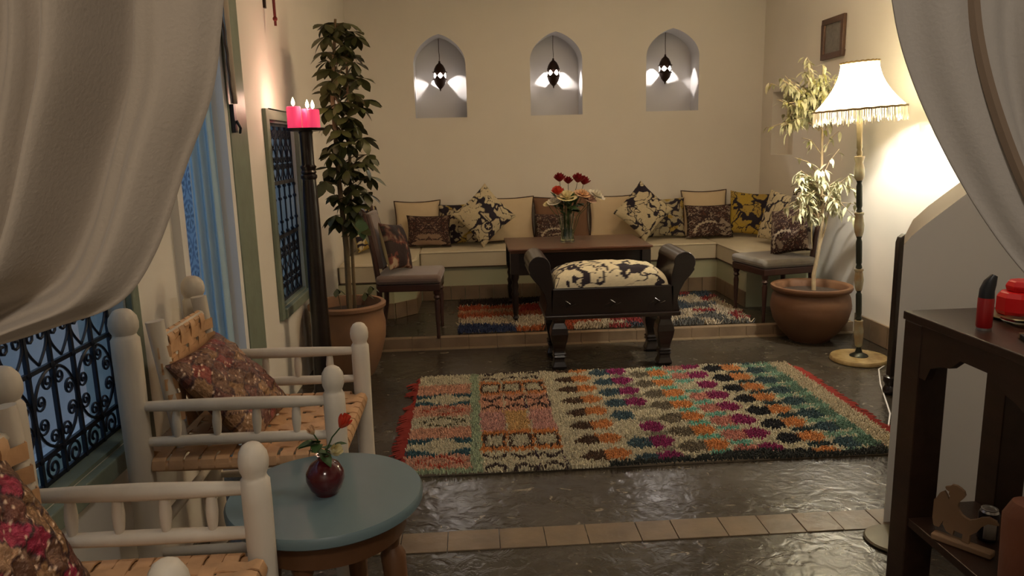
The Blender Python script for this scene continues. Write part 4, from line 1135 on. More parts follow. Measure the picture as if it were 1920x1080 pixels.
PR = (2.355, 4.985)
pot('clay_pot', 'wide rounded brown clay pot of the pale weeping fig beside the floor lamp', (PR[0], PR[1], 0),
    [(0.0, 0), (0.135, 0), (0.14, 0.01), (0.20, 0.07), (0.248, 0.15), (0.268, 0.235), (0.266, 0.243), (0.268, 0.25), (0.258, 0.31), (0.240, 0.345), (0.262, 0.355), (0.272, 0.372), (0.268, 0.388), (0.250, 0.390), (0.232, 0.375), (0.225, 0.32)], 'terracotta_dark', 0.23, 0.335)
def ficus():
    t = thing('weeping_fig', 'slender weeping fig with pale leaves behind the floor lamp', 'potted plant', (PR[0]+0.02, PR[1], 0.335))
    mb = MB(); Z = 0.335
    tr = [(0, 0, 0), (-0.008, 0, 0.12), (0.02, 0, 0.30), (0.035, 0.0, 0.5), (0.015, 0, 0.75), (0.0, 0, 1.1), (-0.06, 0.0, 1.35), (-0.12, 0, 1.52)]
    mb.tube(tr, [0.016, 0.014, 0.012, 0.011, 0.009, 0.008, 0.006, 0.003], 8)
    mb.tube([(0.02, 0, 0.30), (0.07, 0.02, 0.45), (0.10, 0.03, 0.62)], [0.008, 0.006, 0.003], 6)
    ds = [leaf_data('leaf', 0.084, 0.030, 'leaf_pale', 0.5), leaf_data('leaf', 0.064, 0.021, 'leaf_pale', 0.35)]
    du = [leaf_data('leaf', 0.074, 0.022, 'leaf_olive', 0.5), leaf_data('leaf', 0.058, 0.017, 'leaf_olive', 0.35)]
    rr = random.Random(9)
    tips = []
    # lower clump
    for i in range(38):
        tips.append(((0.01, 0, rr.uniform(0.5, 0.8)), (rr.uniform(-0.21, 0.25), rr.uniform(-0.16, 0.12), rr.uniform(0.46, 0.86)), 14, ds))
    tips += [((0, 0, 0.75), (0.10, -0.05, 0.98), 6, ds), ((0, 0, 0.8), (-0.17, 0.02, 0.93), 4, ds), ((0, 0, 0.92), (0.13, 0.03, 1.10), 5, ds), ((0, 0, 0.95), (-0.14, 0, 1.06), 5, du), ((0, 0, 1.0), (0.08, 0.06, 1.16), 4, du)]
    # upper clump, reaching left
    for i in range(72):
        x = rr.uniform(-0.33, 0.15); tips.append(((-0.02, 0, rr.uniform(1.10, 1.3)), (x, rr.uniform(-0.12, 0.12), rr.uniform(1.14, 1.52)-0.35*max(0, abs(x+0.09)-0.12)), 15, du))
    tips += [((-0.03, 0, 1.15), (-0.38, 0.0, 1.13), 11, du), ((-0.05, 0, 1.25), (-0.36, 0.03, 1.42), 9, du), ((-0.06, 0, 1.4), (-0.13, 0, 1.58), 9, du), ((-0.03, 0, 1.2), (-0.25, -0.03, 1.10), 8, du)]
    allL = []
    for (b, e, n, dd) in tips:
        b = Vector(b); e = Vector(e); m1 = b.lerp(e, 0.5)+Vector((0, 0, 0.035))
        mb.tube([b, m1, e], [0.004, 0.003, 0.0015], 4)
        for k in range(n):
            s = rr.uniform(0.35, 1.0); p = (b.lerp(m1, s*2) if s < 0.5 else m1.lerp(e, s*2-1))
            p = p+Vector((rr.uniform(-.018, .018), rr.uniform(-.018, .018), rr.uniform(-.015, .015)))
            allL.append((p, rr.uniform(0, 2*PI), rr.uniform(-1.15, 0.15), rr.uniform(-.4, .4), rr.uniform(0.7, 1.05), rr.choice(dd)))
    rr.shuffle(allL)
    for (p, az, el, ro, s, me) in allL[:292]:
        o = bpy.data.objects.new('leaf', me); COL.objects.link(o); o.parent = t
        rotleaf(o, p, az, el, ro, s)
    ex = MB()
    for (p, az, el, ro, s, me) in allL[292:]:
        T = Matrix.Translation(p) @ (Euler((0, 0, az)).to_matrix().to_4x4() @ Euler((0, -el, 0)).to_matrix().to_4x4())
        ex.T = T; leafmesh(ex, 0.074*s, 0.024*s, 0.4, 0.12)
    ex.T = None
    o = ex.build('foliage', 'leaf_pale', t); o['kind'] = 'stuff'
    mb.build('trunk', 'bark_pale', t)
ficus()

# ------------------------------------------------------------------ floor lamp
def floor_lamp():
    t = thing('floor_lamp', 'tall lit floor lamp with fringed cream shade and onyx stem', 'lamp', (2.425, 4.43, 0), (0, 0, 0))
    MB().lathe([(0.0, 0.0), (0.165, 0.0), (0.172, 0.006), (0.172, 0.022), (0.166, 0.030), (0.0, 0.031)], 48).build('base', 'onyx_base', t)
    q = bpy.data.objects.new('stem', None)
    tilt = Matrix.Rotation(R(-3.4), 4, 'Y')
    def part(name, prof, m, seg=18, parent=t):
        mb = MB(); mb.T = tilt; mb.lathe(prof, seg); return mb.build(name, m, parent)
    part('foot_collar', [(0.058, 0.028), (0.052, 0.038), (0.022, 0.055), (0.014, 0.085), (0.012, 0.10)], 'onyx_dark')
    part('onyx_section', [(0.014, 0.09), (0.022, 0.10), (0.028, 0.16), (0.030, 0.20), (0.024, 0.245), (0.026, 0.25), (0.026, 0.262), (0.014, 0.264)], 'onyx')
    part('rod_section', [(0.013, 0.26), (0.020, 0.275), (0.014, 0.29), (0.018, 0.31), (0.018, 0.43), (0.012, 0.445), (0.018, 0.455)], 'onyx_dark')
    part('onyx_section', [(0.018, 0.455), (0.022, 0.47), (0.028, 0.52), (0.022, 0.575), (0.027, 0.58), (0.027, 0.59), (0.014, 0.592)], 'onyx')
    part('rod_section', [(0.012, 0.59), (0.020, 0.60), (0.014, 0.62), (0.018, 0.63), (0.018, 0.76), (0.013, 0.78), (0.018, 0.795)], 'onyx_dark')
    part('onyx_section', [(0.018, 0.795), (0.026, 0.82), (0.030, 0.86), (0.022, 0.92), (0.028, 0.93), (0.028, 0.94), (0.014, 0.942)], 'onyx')
    part('rod_section', [(0.012, 0.94), (0.019, 0.95), (0.013, 0.965), (0.018, 0.98), (0.018, 1.10), (0.013, 1.12), (0.018, 1.135)], 'onyx_dark')
    part('onyx_section', [(0.018, 1.135), (0.030, 1.16), (0.030, 1.20), (0.022, 1.24), (0.030, 1.27), (0.030, 1.28), (0.014, 1.282)], 'onyx')
    part('rod_section', [(0.013, 1.28), (0.018, 1.30), (0.012, 1.32), (0.016, 1.33), (0.016, 1.40), (0.018, 1.47), (0.018, 1.58), (0.010, 1.60)], 'brass')
    part('bulb', [(0.001, 1.600), (0.014, 1.605), (0.028, 1.65), (0.026, 1.675), (0.012, 1.695), (0.001, 1.70)], 'bulb', 14)
    sh = []
    for i in range(15):
        s = i/14; sh.append((0.252-0.148*(1-(1-s)**1.9), 1.56+0.265*s))
    mb = MB(); mb.T = tilt
    n0 = 36; vs = []; fs = []
    for (r, z) in sh:
        for k in range(n0): a = 2*PI*k/n0; vs.append((r*math.cos(a), r*math.sin(a), z))
    for i in range(len(sh)-1):
        for k in range(n0): fs.append((i*n0+k, i*n0+(k+1) % n0, (i+1)*n0+(k+1) % n0, (i+1)*n0+k))
    mb.add(vs, fs)
    shade = mb.build('lamp_shade', 'shade', t, auto=0)
    def ring(r, z, rr, m, name, parent):
        b = MB(); b.T = tilt; b.tube([(r*math.cos(a), r*math.sin(a), z+0.0015*math.sin(a*22)) for a in np.linspace(0, 2*PI, 90)[:-1]], rr, 6, closed=True); return b.build(name, m, parent)
    ring(0.105, 1.826, 0.0065, 'braid', 'braid_trim', shade); ring(0.254, 1.558, 0.006, 'braid', 'braid_trim', shade)
    fr = MB(); fr.T = tilt
    for k in range(230):
        a = 2*PI*k/230+random.uniform(-.01, .01); L = random.uniform(0.05, 0.088); x, y = 0.255*math.cos(a), 0.255*math.sin(a); j = random.uniform(-.008, .008)
        fr.tube([(x, y, 1.557), (x*1.005, y*1.005, 1.557-L*0.6), (x*1.01+j, y*1.01+j, 1.557-L)], [0.003, 0.0033, 0.0015], 4)
    f = fr.build('fringe', 'fringe', shade); f['kind'] = 'stuff'
    pos = tilt @ Vector((0, 0, 1.74))
    pl = point('floor_lamp_bulb_light', (2.425+pos.x, 4.43+pos.y, pos.z-0.01), 88, (1.0, 0.96, 0.87), 0.03)
floor_lamp()
cable = MB().tube([(2.55, 4.32, 0.005), (2.44, 4.22, 0.005), (2.30, 3.95, 0.005), (2.10, 3.50, 0.005), (1.975, 3.30, 0.006), (1.952, 3.26, 0.007), (1.99, 3.235, 0.005), (2.30, 3.22, 0.005), (2.7, 3.22, 0.005)], 0.004, 6).build('lamp_cable', 'cable')
tag(cable, 'thin white cable trailing over the floor from the lamp base', 'cable')

# ------------------------------------------------------------------ candle stand with candles
def candle_stand():
    t = thing('candle_stand', 'tall dark wooden candle column with a round plate on top', 'candle stand', (-0.865, 4.15, 0))
    MB().lathe([(0.075, 0.0), (0.078, 0.03), (0.062, 0.05), (0.058, 0.09), (0.052, 0.4), (0.046, 0.8), (0.040, 1.15), (0.036, 1.24), (0.044, 1.25), (0.044, 1.262), (0.036, 1.27), (0.042, 1.28), (0.036, 1.29), (0.044, 1.31), (0.034, 1.32), (0.034, 1.48), (0.040, 1.495)], 20).build('column', 'wood_dark', t)
    MB().lathe([(0.045, 1.494), (0.098, 1.500), (0.104, 1.508), (0.104, 1.514), (0.098, 1.514), (0.094, 1.508), (0.0, 1.508)], 32).build('plate', 'wood_dark', t)
candle_stand()
def candle(label, x, y, h, r=0.030):
    t = thing('pillar_candle', label, 'candle', (x, y, 1.5085))
    MB().lathe([(0.0, 0), (r, 0.0), (r, h-0.004), (r*0.9, h), (r*0.7, h-0.006), (0.0, h-0.008)], 20).build('wax', 'wax', t)
    MB().tube([(0, 0, h-0.008), (0.001, 0, h+0.006)], 0.0012, 4).build('wick', 'black_plastic', t)
    MB().lathe([(0.0005, h+0.002), (0.008, h+0.010), (0.010, h+0.020), (0.006, h+0.035), (0.0005, h+0.048)], 10).build('flame', 'flame', t)
    point('candle_light', (x, y, 1.5085+h+0.03), 3.0, (1.0, 0.60, 0.47), 0.012)
candle('pink pillar candle, leftmost and tallest on the candle stand', -0.916, 4.13, 0.118, 0.037)
candle('pink pillar candle in the middle of the candle stand', -0.856, 4.195, 0.108, 0.033)
candle('pink pillar candle, rightmost on the candle stand', -0.812, 4.115, 0.100, 0.033)

# ------------------------------------------------------------------ white armchairs with woven leather
def post(mb, x, y, z1, r, fin=True, lean=0.0):
    pr = [(r*0.90, 0.0), (r*0.98, 0.12), (r*0.95, z1*0.5), (r*1.02, z1-0.13), (r*1.0, z1-0.082), (r*0.86, z1-0.076), (r*0.80, z1-0.070), (r*1.0, z1-0.055), (r*1.04, z1-0.038), (r*0.95, z1-0.020), (r*0.66, z1-0.005), (r*0.40, z1)]
    mb.lathe([(q, z) for q, z in pr], 9, (x, y), rot=0.3)
def spindle(mb, a, b, r0, r1):
    a = Vector(a); b = Vector(b)
    mb.tube([a, a.lerp(b, 0.25), a.lerp(b, 0.5), a.lerp(b, 0.75), b], [r0, (r0+r1)/2+0.001, r1, (r0+r1)/2+0.001, r0], 10)
def armchair(label, loc, d, w, hb=0.985, sd=1):
    rr = random.Random(sd)
    t = thing('white_armchair', label, 'chair', loc)
    xf, xb = d/2, -d/2; hy = w/2
    for (x, h) in ((xf, 0.80), (xb, hb)):
        for sy in (-1, 1):
            mb = MB(); post(mb, x, sy*hy, h, 0.031 if x > 0 else 0.038); mb.build('post', 'wood_white', t)
    for sy in (-1, 1):
        y = sy*hy
        mb = MB(); spindle(mb, (xb, y, 0.705), (xf, y, 0.70), 0.014, 0.0195); mb.build('arm_rail', 'wood_white', t)
        mb = MB(); spindle(mb, (xb, y, 0.60), (xf, y, 0.598), 0.013, 0.017); mb.build('lower_rail', 'wood_white', t)
        for k in range(4):
            x = xb+d*(k+1)/5
            mb = MB(); spindle(mb, (x, y, 0.605), (x+0.004, y, 0.70), 0.008, 0.0135); mb.build('baluster', 'wood_white', t)
        mb = MB(); spindle(mb, (xb, y, 0.26), (xf, y, 0.26), 0.012, 0.016); mb.build('stretcher', 'wood_white', t)
        mb = MB(); spindle(mb, (xb, y, 0.525), (xf, y, 0.525), 0.014, 0.018); mb.build('seat_rail', 'leather_strap', t)
    for x in (xb, xf):
        mb = MB(); spindle(mb, (x, -hy, 0.535), (x, hy, 0.535), 0.014, 0.018); mb.build('seat_rail', 'leather_strap', t)
        mb = MB(); spindle(mb, (x, -hy, 0.30), (x, hy, 0.30), 0.012, 0.016); mb.build('stretcher', 'wood_white', t)
    # woven seat straps
    nx = 11; ny = 9; th = 0.0022
    def strap(pts, width, axis, parent=t):
        # flat ribbon along pts (list of (s, z)), fixed cross coordinate given by axis tuple
        mb = MB(); kind, c = axis; vs = []; fs = []
        for (s, z) in pts:
            for (o, dz) in ((-width/2, -th), (width/2, -th), (width/2, th), (-width/2, th)):
                if kind == 'x': vs.append((s, c+o, z+dz))
                else: vs.append((c+o, s, z+dz))
        for i in range(len(pts)-1):
            a = i*4; b = a+4
            for k in range(4): fs.append((a+k, a+(k+1) % 4, b+(k+1) % 4, b+k))
        fs += [(0, 1, 2, 3), tuple(len(vs)-4+q for q in (3, 2, 1, 0))]
        mb.add(vs, fs); return mb
    Lx = d-0.0; Ly = w-0.0; zc = 0.552
    for j in range(ny):
        y = -hy+0.035+(w-0.07)*(j+0.5)/ny; pts = [(xb-0.012, 0.535), (xb, 0.556)]
        for i in range(nx*2+1):
            x = xb+0.02+(d-0.04)*i/(nx*2); sgn = math.sin(PI*(i/2.0)+j*PI)*1.0
            pts.append((x, zc+0.0036*math.cos(PI*(i/2+j))-0.010*math.sin(PI*i/(nx*2))*math.cos((y/hy)*1.3)))
        pts += [(xf, 0.556), (xf+0.014, 0.552), (xf+0.021, 0.535), (xf+0.016, 0.518)]
        strap(pts, (w-0.07)/ny*0.84, ('x', y+rr.uniform(-.002, .002))).build('strap', 'leather_strap', t)
    for j in range(nx):
        x = xb+0.035+(d-0.07)*(j+0.5)/nx; pts = [(-hy-0.018, 0.522), (-hy-0.012, 0.542), (-hy, 0.549)]
        for i in range(ny*2+1):
            y = -hy+0.02+(w-0.04)*i/(ny*2)
            pts.append((y, zc-0.0036*math.cos(PI*(i/2+j))-0.010*math.sin(PI*j/nx)*math.cos((y/hy)*1.3)))
        pts += [(hy, 0.549), (hy+0.012, 0.542), (hy+0.018, 0.522)]
        strap(pts, (d-0.07)/nx*0.84, ('y', x+rr.uniform(-.002, .002))).build('strap', 'leather_strap', t)
    # slung backrest between two pegs
    py = hy-0.085
    def bk(z): return xb+0.045+ (z-0.56)*0.02-0.10*(0.56-0.56)
    fx = lambda z: xb+0.085-(z-0.56)*0.10
    for sy in (-1, 1):
        mb = MB(); mb.tube([(fx(0.55), sy*py, 0.55), (fx(0.75), sy*py, 0.75), (fx(0.93), sy*py, 0.93)], [0.020, 0.022, 0.026], 10); mb.build('back_peg', 'wood_white', t)
    for z in (0.875, 0.60):
        mb = MB(); mb.tube([(fx(z), -py, z), (fx(z), py, z)], 0.014, 8); mb.build('back_rail', 'wood_white', t)
    nb = 7
    for j in range(nb):
        y = -py+0.03+(2*py-0.06)*(j+0.5)/nb; mb = MB(); vs = []; fs = []; ww = (2*py-0.06)/nb*0.86/2
        pth = [(fx(0.60)+0.016, 0.60)]+[(fx(z)+0.012+0.004*math.cos(PI*(i+j)), z) for i, z in enumerate(np.linspace(0.63, 0.855, 7))]+[(fx(0.875)+0.016, 0.875), (fx(0.875), 0.891), (fx(0.875)-0.016, 0.875), (fx(0.86)-0.016, 0.80)]
        for (x, z) in pth: vs += [(x-0.001, y-ww, z), (x-0.001, y+ww, z), (x+0.002, y+ww, z), (x+0.002, y-ww, z)]
        for i in range(len(pth)-1):
            a = i*4; b = a+4
            for k in range(4): fs.append((a+k, a+(k+1) % 4, b+(k+1) % 4, b+k))
        mb.add(vs, fs).build('strap', 'leather_strap', t)
    for j, z in enumerate(np.linspace(0.65, 0.84, 5)):
        pts = [(-py-0.024, fx(z)), (-py, fx(z)+0.026)]+[(-py+0.03+(2*py-0.06)*i/nb, fx(z)+0.012+0.004*math.cos(PI*(i+j+1))) for i in range(nb+1)]+[(py, fx(z)+0.026), (py+0.024, fx(z))]
        mb = MB(); vs = []; fs = []
        for (y, x) in pts: vs += [(x, y, z-0.017), (x, y, z+0.017), (x+0.003, y, z+0.017), (x+0.003, y, z-0.017)]
        for i in range(len(pts)-1):
            a = i*4; b = a+4
            for k in range(4): fs.append((a+k, a+(k+1) % 4, b+(k+1) % 4, b+k))
        mb.add(vs, fs).build('strap', 'leather_strap', t)
    return t
armchair('white painted armchair with woven leather seat behind the round blue table', (-0.682, 2.312, 0), 0.555, 0.525, sd=1)
armchair('white painted armchair with woven leather seat in the near left corner', (-0.717, 1.278, 0), 0.485, 0.452, sd=2)
cushion('brown sequined patchwork cushion in the farther white armchair', 0.42, 0.35, 0.12, (-0.765, 2.31, 0.672), R(42), R(90), 0.02, True, fn=pat_sequin, seed=5, m='sequin', wr=0.5)
cushion('gold and crimson sequined patchwork cushion in the nearest white armchair', 0.34, 0.36, 0.12, (-0.850, 1.23, 0.705), R(26), R(90), 0.0, True, fn=lambda u, v, s: pat_sequin(u, v, s, (0.30, 0.025, 0.06)), seed=16, m='sequin', wr=0.5)

# ------------------------------------------------------------------ round blue table
def round_table():
    t = thing('round_side_table', 'small round table with blue-grey painted top and brown legs between the white armchairs', 'table', (-0.385, 1.765, 0))
    MB().lathe([(0.0, 0.530), (0.232, 0.530), (0.240, 0.536), (0.241, 0.552), (0.236, 0.560), (0.0, 0.560)], 64).build('table_top', 'blue_table', t)
    MB().lathe([(0.175, 0.455), (0.195, 0.46), (0.200, 0.53), (0.18, 0.53)], 40).build('apron', 'wood_honey', t)
    for a in (R(-12), R(78), R(168), R(258)):
        c = Vector((math.cos(a), math.sin(a), 0)); mb = MB()
        P = [(0.150, 0.53), (0.155, 0.46), (0.160, 0.42), (0.165, 0.40), (0.172, 0.30), (0.182, 0.12), (0.19, 0.0)]
        rs = [0.030, 0.032, 0.022, 0.032, 0.028, 0.022, 0.017]
        mb.tube([tuple(c*r+Vector((0, 0, z))) for r, z in P], rs, 12); mb.build('leg', 'wood_honey', t)
round_table()
rv = MB().lathe([(0.0, 0.0), (0.026, 0.0), (0.028, 0.006), (0.038, 0.016), (0.047, 0.040), (0.046, 0.058), (0.034, 0.078), (0.016, 0.090), (0.015, 0.098), (0.019, 0.103), (0.015, 0.103), (0.011, 0.096), (0.0, 0.094)], 32).build('bud_vase', 'glaze_red')
rv.location = (-0.381, 1.752, 0.5605); tag(rv, 'small round oxblood red vase on the blue-grey table', 'vase')
def bud(label, m, top, r, kind, k):
    root = thing('cut_flower', label, 'flower', (-0.381, 1.752, 0.656))
    d = Vector(top)-Vector((-0.381, 1.752, 0.656))
    MB().tube([(0, 0, 0), tuple(d*0.5+Vector((0.0, 0, 0.012))), tuple(d)], 0.0018, 5).build('stem', 'stem_green', root)
    mb = MB(); mb.T = Matrix.Translation(d) @ Vector((0, 0, 1)).rotation_difference(Vector((d.x, -0.03, d.z)).normalized()).to_matrix().to_4x4()
    for ring, (n, op, hh) in enumerate(((3, 0.0, 1.2), (4, 0.15, 1.15), (5, 0.3, 1.0))):
        for i in range(n): petal_mb(mb, r*(0.6+0.2*ring), r*1.6*hh, 2*PI*i/n+ring*0.7, op)
    mb.build('blossom', m, root)
    for j in range(k):
        mb = MB(); leafmesh(mb, 0.048, 0.030, 0.3); o = mb.build('leaf', 'stem_green', root)
        rotleaf(o, tuple(d*random.uniform(0.2, 0.7)), random.uniform(0, 6.28), random.uniform(-0.4, 0.9), 0)
bud('red bud leaning right in the small round vase', 'petal_coral', (-0.333, 1.745, 0.735), 0.021, 'rose', 2)
bud('cream blossom low on the right in the small round vase', 'petal_cream', (-0.352, 1.715, 0.682), 0.019, 'rose', 2)
bud('yellowish bud leaning left in the small round vase', 'petal_peach', (-0.400, 1.745, 0.720), 0.014, 'rose', 5)

# ------------------------------------------------------------------ dark console with shelf on the right
def console():
    t = thing('console_table', 'dark wooden console with scalloped arches and a low shelf at the right edge', 'table', (1.42, 1.55, 0))
    x0, x1, y0, y1 = -0.178, 0.178, -0.14, 0.492
    MB().box(x0, x1, y0, y1, 0.875, 0.90).build('table_top', 'wood_console', t, smooth=False, bevel=0.003)
    g = 0.085
    for xa in (x0+0.004, x1-g-0.004):
        for ya in (y0+0.004, y1-g-0.004):
            MB().box(xa, xa+g, ya, ya+g, 0.0, 0.875).build('leg', 'wood_console', t, smooth=False, bevel=0.003)
    def arch(a0, a1, z_top, zl, zp):
        L = a1-a0; s = [(0.0, zl), (0.10, zl), (0.14, zl+0.03), (0.20, zl+0.055), (0.30, zl+0.062), (0.38, zl+0.075), (0.44, zp), (0.5, zp+0.006), (0.56, zp), (0.62, zl+0.075), (0.70, zl+0.062), (0.80, zl+0.055), (0.86, zl+0.03), (0.90, zl), (1.0, zl)]
        return [(a0, z_top)]+[(a0+L*q, z) for q, z in s]+[(a1, z_top)]
    # long sides: arch spandrels near the legs only
    def long_arch(a0, a1):
        s = [(a0, 0.875), (a0, 0.725), (a0+0.03, 0.725), (a0+0.05, 0.765), (a0+0.09, 0.782), (a0+0.13, 0.79), (a0+0.17, 0.822), (a1-0.17, 0.822), (a1-0.13, 0.79), (a1-0.09, 0.782), (a1-0.05, 0.765), (a1-0.03, 0.725), (a1, 0.725), (a1, 0.875)]
        return s
    for xa in (x0+0.006, x1-0.026):
        MB().prism(long_arch(y0+g+0.002, y1-g-0.002), xa, xa+0.02, 'x').build('apron', 'wood_console', t, smooth=False)
    for ya in (y0+0.006, y1-0.026):
        MB().prism(arch(x0+g+0.002, x1-g-0.002, 0.875, 0.715, 0.80), ya, ya+0.02, 'y').build('apron', 'wood_console', t, smooth=False)
    MB().box(x0+0.008, x1-0.008, y0+0.008, y1-0.008, 0.27, 0.295).build('shelf', 'wood_console', t, smooth=False, bevel=0.002)
console()
def lighter():
    t = thing('gas_lighter', 'red and black lighter standing upright on the console', 'lighter', (1.312, 1.80, 0.9005))
    MB().lathe([(0.0, 0), (0.018, 0), (0.018, 0.006), (0.0, 0.006)], 16).build('cap', 'steel', t)
    MB().lathe([(0.0175, 0.006), (0.019, 0.01), (0.019, 0.082), (0.017, 0.086)], 18).build('body', 'lighter_red', t)
    MB().tube([(0, 0, 0.084), (0.0, 0, 0.104), (0.006, 0, 0.122), (0.016, 0, 0.141)], [0.0185, 0.0175, 0.0155, 0.008], 14).build('head', 'black_plastic', t)
lighter()
def ashtray():
    t = thing('glass_dish', 'small shallow clear glass dish beside the red wax candle', 'dish', (1.430, 1.81, 0.9005))
    MB().lathe([(0.0, 0), (0.030, 0), (0.048, 0.010), (0.056, 0.018), (0.053, 0.019), (0.045, 0.012), (0.028, 0.004), (0.0, 0.004)], 28).build('bowl', 'glass', t)
ashtray()
rc = MB()
for (dx, r, z0, z1) in ((0.0, 0.052, 0.012, 0.075), (0.012, 0.043, 0.075, 0.105)):
    rc.lathe([(r*0.9, z0), (r, z0+0.012), (r, z1-0.014), (r*0.8, z1)], 9, (dx, 0))
rt = thing('block_candle', 'faceted bright red candle on a saucer at the right frame edge of the console', 'candle', (1.475, 1.90, 0.9005))
rc.build('wax', 'wax_red', rt, smooth=False, bevel=0.004)
MB().lathe([(0.0, 0), (0.045, 0), (0.070, 0.008), (0.068, 0.011), (0.05, 0.012), (0.0, 0.012)], 24).build('saucer', 'brass', rt)
bk = thing('wooden_box', 'flat dark box with a light wooden edge lying on the console', 'box', (1.36, 1.60, 0.9005), (0, 0, R(-18)))
MB().box(-0.055, 0.055, -0.09, 0.09, 0, 0.012).build('box_body', 'black_plastic', bk, smooth=False, bevel=0.002)
MB().box(-0.055, 0.055, 0.091, 0.098, 0, 0.013).build('edge_strip', 'wood_light', bk, smooth=False)
def toy():
    t = thing('wooden_cutout_figure', 'pale wooden cut-out figurine on a little plank on the console shelf', 'figurine', (1.300, 1.785, 0.2955), (0, 0, R(-54)))
    MB().box(-0.075, 0.075, -0.016, 0.016, 0, 0.018).build('plank', 'wood_light', t, smooth=False, bevel=0.004)
    S = 0.00083
    # outline read as a shape: hatted head, arched back, body on two feet, raised tail
    pts = [(115, 640), (100, 560), (102, 360), (125, 330), (150, 270), (190, 235), (215, 270), (240, 320), (245, 270), (232, 255), (235, 225), (205, 210), (195, 185), (240, 165), (255, 142), (300, 140), (335, 155), (370, 180), (382, 220), (365, 260), (345, 290), (330, 310), (325, 360), (340, 400), (365, 435), (400, 455), (440, 465), (500, 430), (540, 395), (600, 370), (660, 385), (690, 425), (600, 440), (545, 500), (510, 570), (455, 625), (450, 725), (385, 712), (390, 640), (310, 630), (300, 690), (240, 668), (200, 600), (205, 560), (170, 650), (130, 652)]
    poly = [((x-390)*0.00027, (725-y)*0.000262+0.018) for x, y in pts]
    MB().prism(poly, -0.005, 0.005, 'y').build('cutout', 'wood_light', t, smooth=False)
toy()
def can():
    t = thing('drinks_can', 'small dark and silver drinks can behind the wooden figurine', 'can', (1.395, 1.82, 0.2955))
    MB().lathe([(0.0, 0.0), (0.020, 0.0), (0.026, 0.006), (0.026, 0.075), (0.0235, 0.082), (0.0, 0.082)], 24).build('can_body', 'can_dark', t)
    MB().lathe([(0.0235, 0.0815), (0.020, 0.088), (0.021, 0.091), (0.018, 0.0915), (0.017, 0.088), (0.0, 0.088)], 24).build('rim', 'steel', t)
    vs = []; fs = []
    for i in range(7):
        a = R(-150+i*12); 
        for z in (0.010, 0.068): vs.append((0.0264*math.cos(a), 0.0264*math.sin(a), z))
    for i in range(6): fs.append((i*2, i*2+2, i*2+3, i*2+1))
    o = MB().add(vs, fs).build('label_band', 'can_label', t); o.modifiers.new('t', 'SOLIDIFY').thickness = 0.0004
can()
ds = thing('metal_stand', 'round metal stand foot on the floor behind the console leg', 'stand', (1.445, 2.325, 0.0035))
MB().lathe([(0.0, 0), (0.098, 0), (0.100, 0.004), (0.094, 0.010), (0.02, 0.016), (0.0, 0.016)], 36).build('base', 'stand_metal', ds)
MB().lathe([(0.010, 0.015), (0.009, 0.30), (0.0, 0.305)], 12, (0.0, 0.0)).build('pole', 'steel', ds)

# dark upright panel by the right wall beyond the parapet
dp = thing('folding_screen', 'tall dark wooden screen board on turned feet beyond the parapet edge', 'screen', (2.50, 3.80, 0))
poly = [(-0.25, 0.06), (-0.25, 0.84), (-0.242, 0.868), (-0.22, 0.885), (0.20, 0.885), (0.225, 0.86), (0.225, 0.06)]
MB().prism(poly, -0.022, 0.022, 'y').build('board', 'wood_dark', dp, smooth=True, auto=30, bevel=0.006)
for x in (-0.23, 0.19):
    MB().lathe([(0.026, 0), (0.038, 0.012), (0.040, 0.03), (0.028, 0.05), (0.030, 0.06), (0.040, 0.075), (0.038, 0.10), (0.02, 0.11)], 14, (x, 0)).build('foot', 'wood_dark', dp)

# orange-brown tub chair seen only at its shoulder
def tub_chair():
    t = thing('leather_tub_chair', 'orange-brown leather tub chair cut off by the lower right corner', 'chair', (1.192, 1.21, 0))
    n = 25; vs = []; fs = []
    for i in range(n):
        a = R(100)+R(240)*i/(n-1)
        h = 0.748-0.10*abs(i/(n-1)-0.5)*2
        ca, sa = math.cos(a), math.sin(a)
        for (r, z) in ((0.135, 0.30), (0.19, 0.30), (0.20, h-0.03), (0.185, h), (0.15, h), (0.135, h-0.03)): vs.append((r*ca*0.95, r*sa*0.95, z))
    for i in range(n-1):
        for k in range(6): fs.append((i*6+k, i*6+(k+1) % 6, (i+1)*6+(k+1) % 6, (i+1)*6+k))
    fs += [tuple(range(6)), tuple(reversed(range((n-1)*6, n*6)))]
    return t, MB().add(vs, fs)
tt, shell = tub_chair()
shell.build('back_shell', 'orange_leather', tt, auto=60)
MB().lathe([(0.0, 0.28), (0.175, 0.28), (0.18, 0.299), (0.128, 0.302), (0.12, 0.40), (0.0, 0.42)], 28).build('seat', 'orange_leather', tt)
for k in range(4):
    a = PI/4+k*PI/2; MB().lathe([(0.012, 0), (0.018, 0.29)], 10, (0.11*math.cos(a), 0.11*math.sin(a))).build('leg', 'wood_dark', tt)

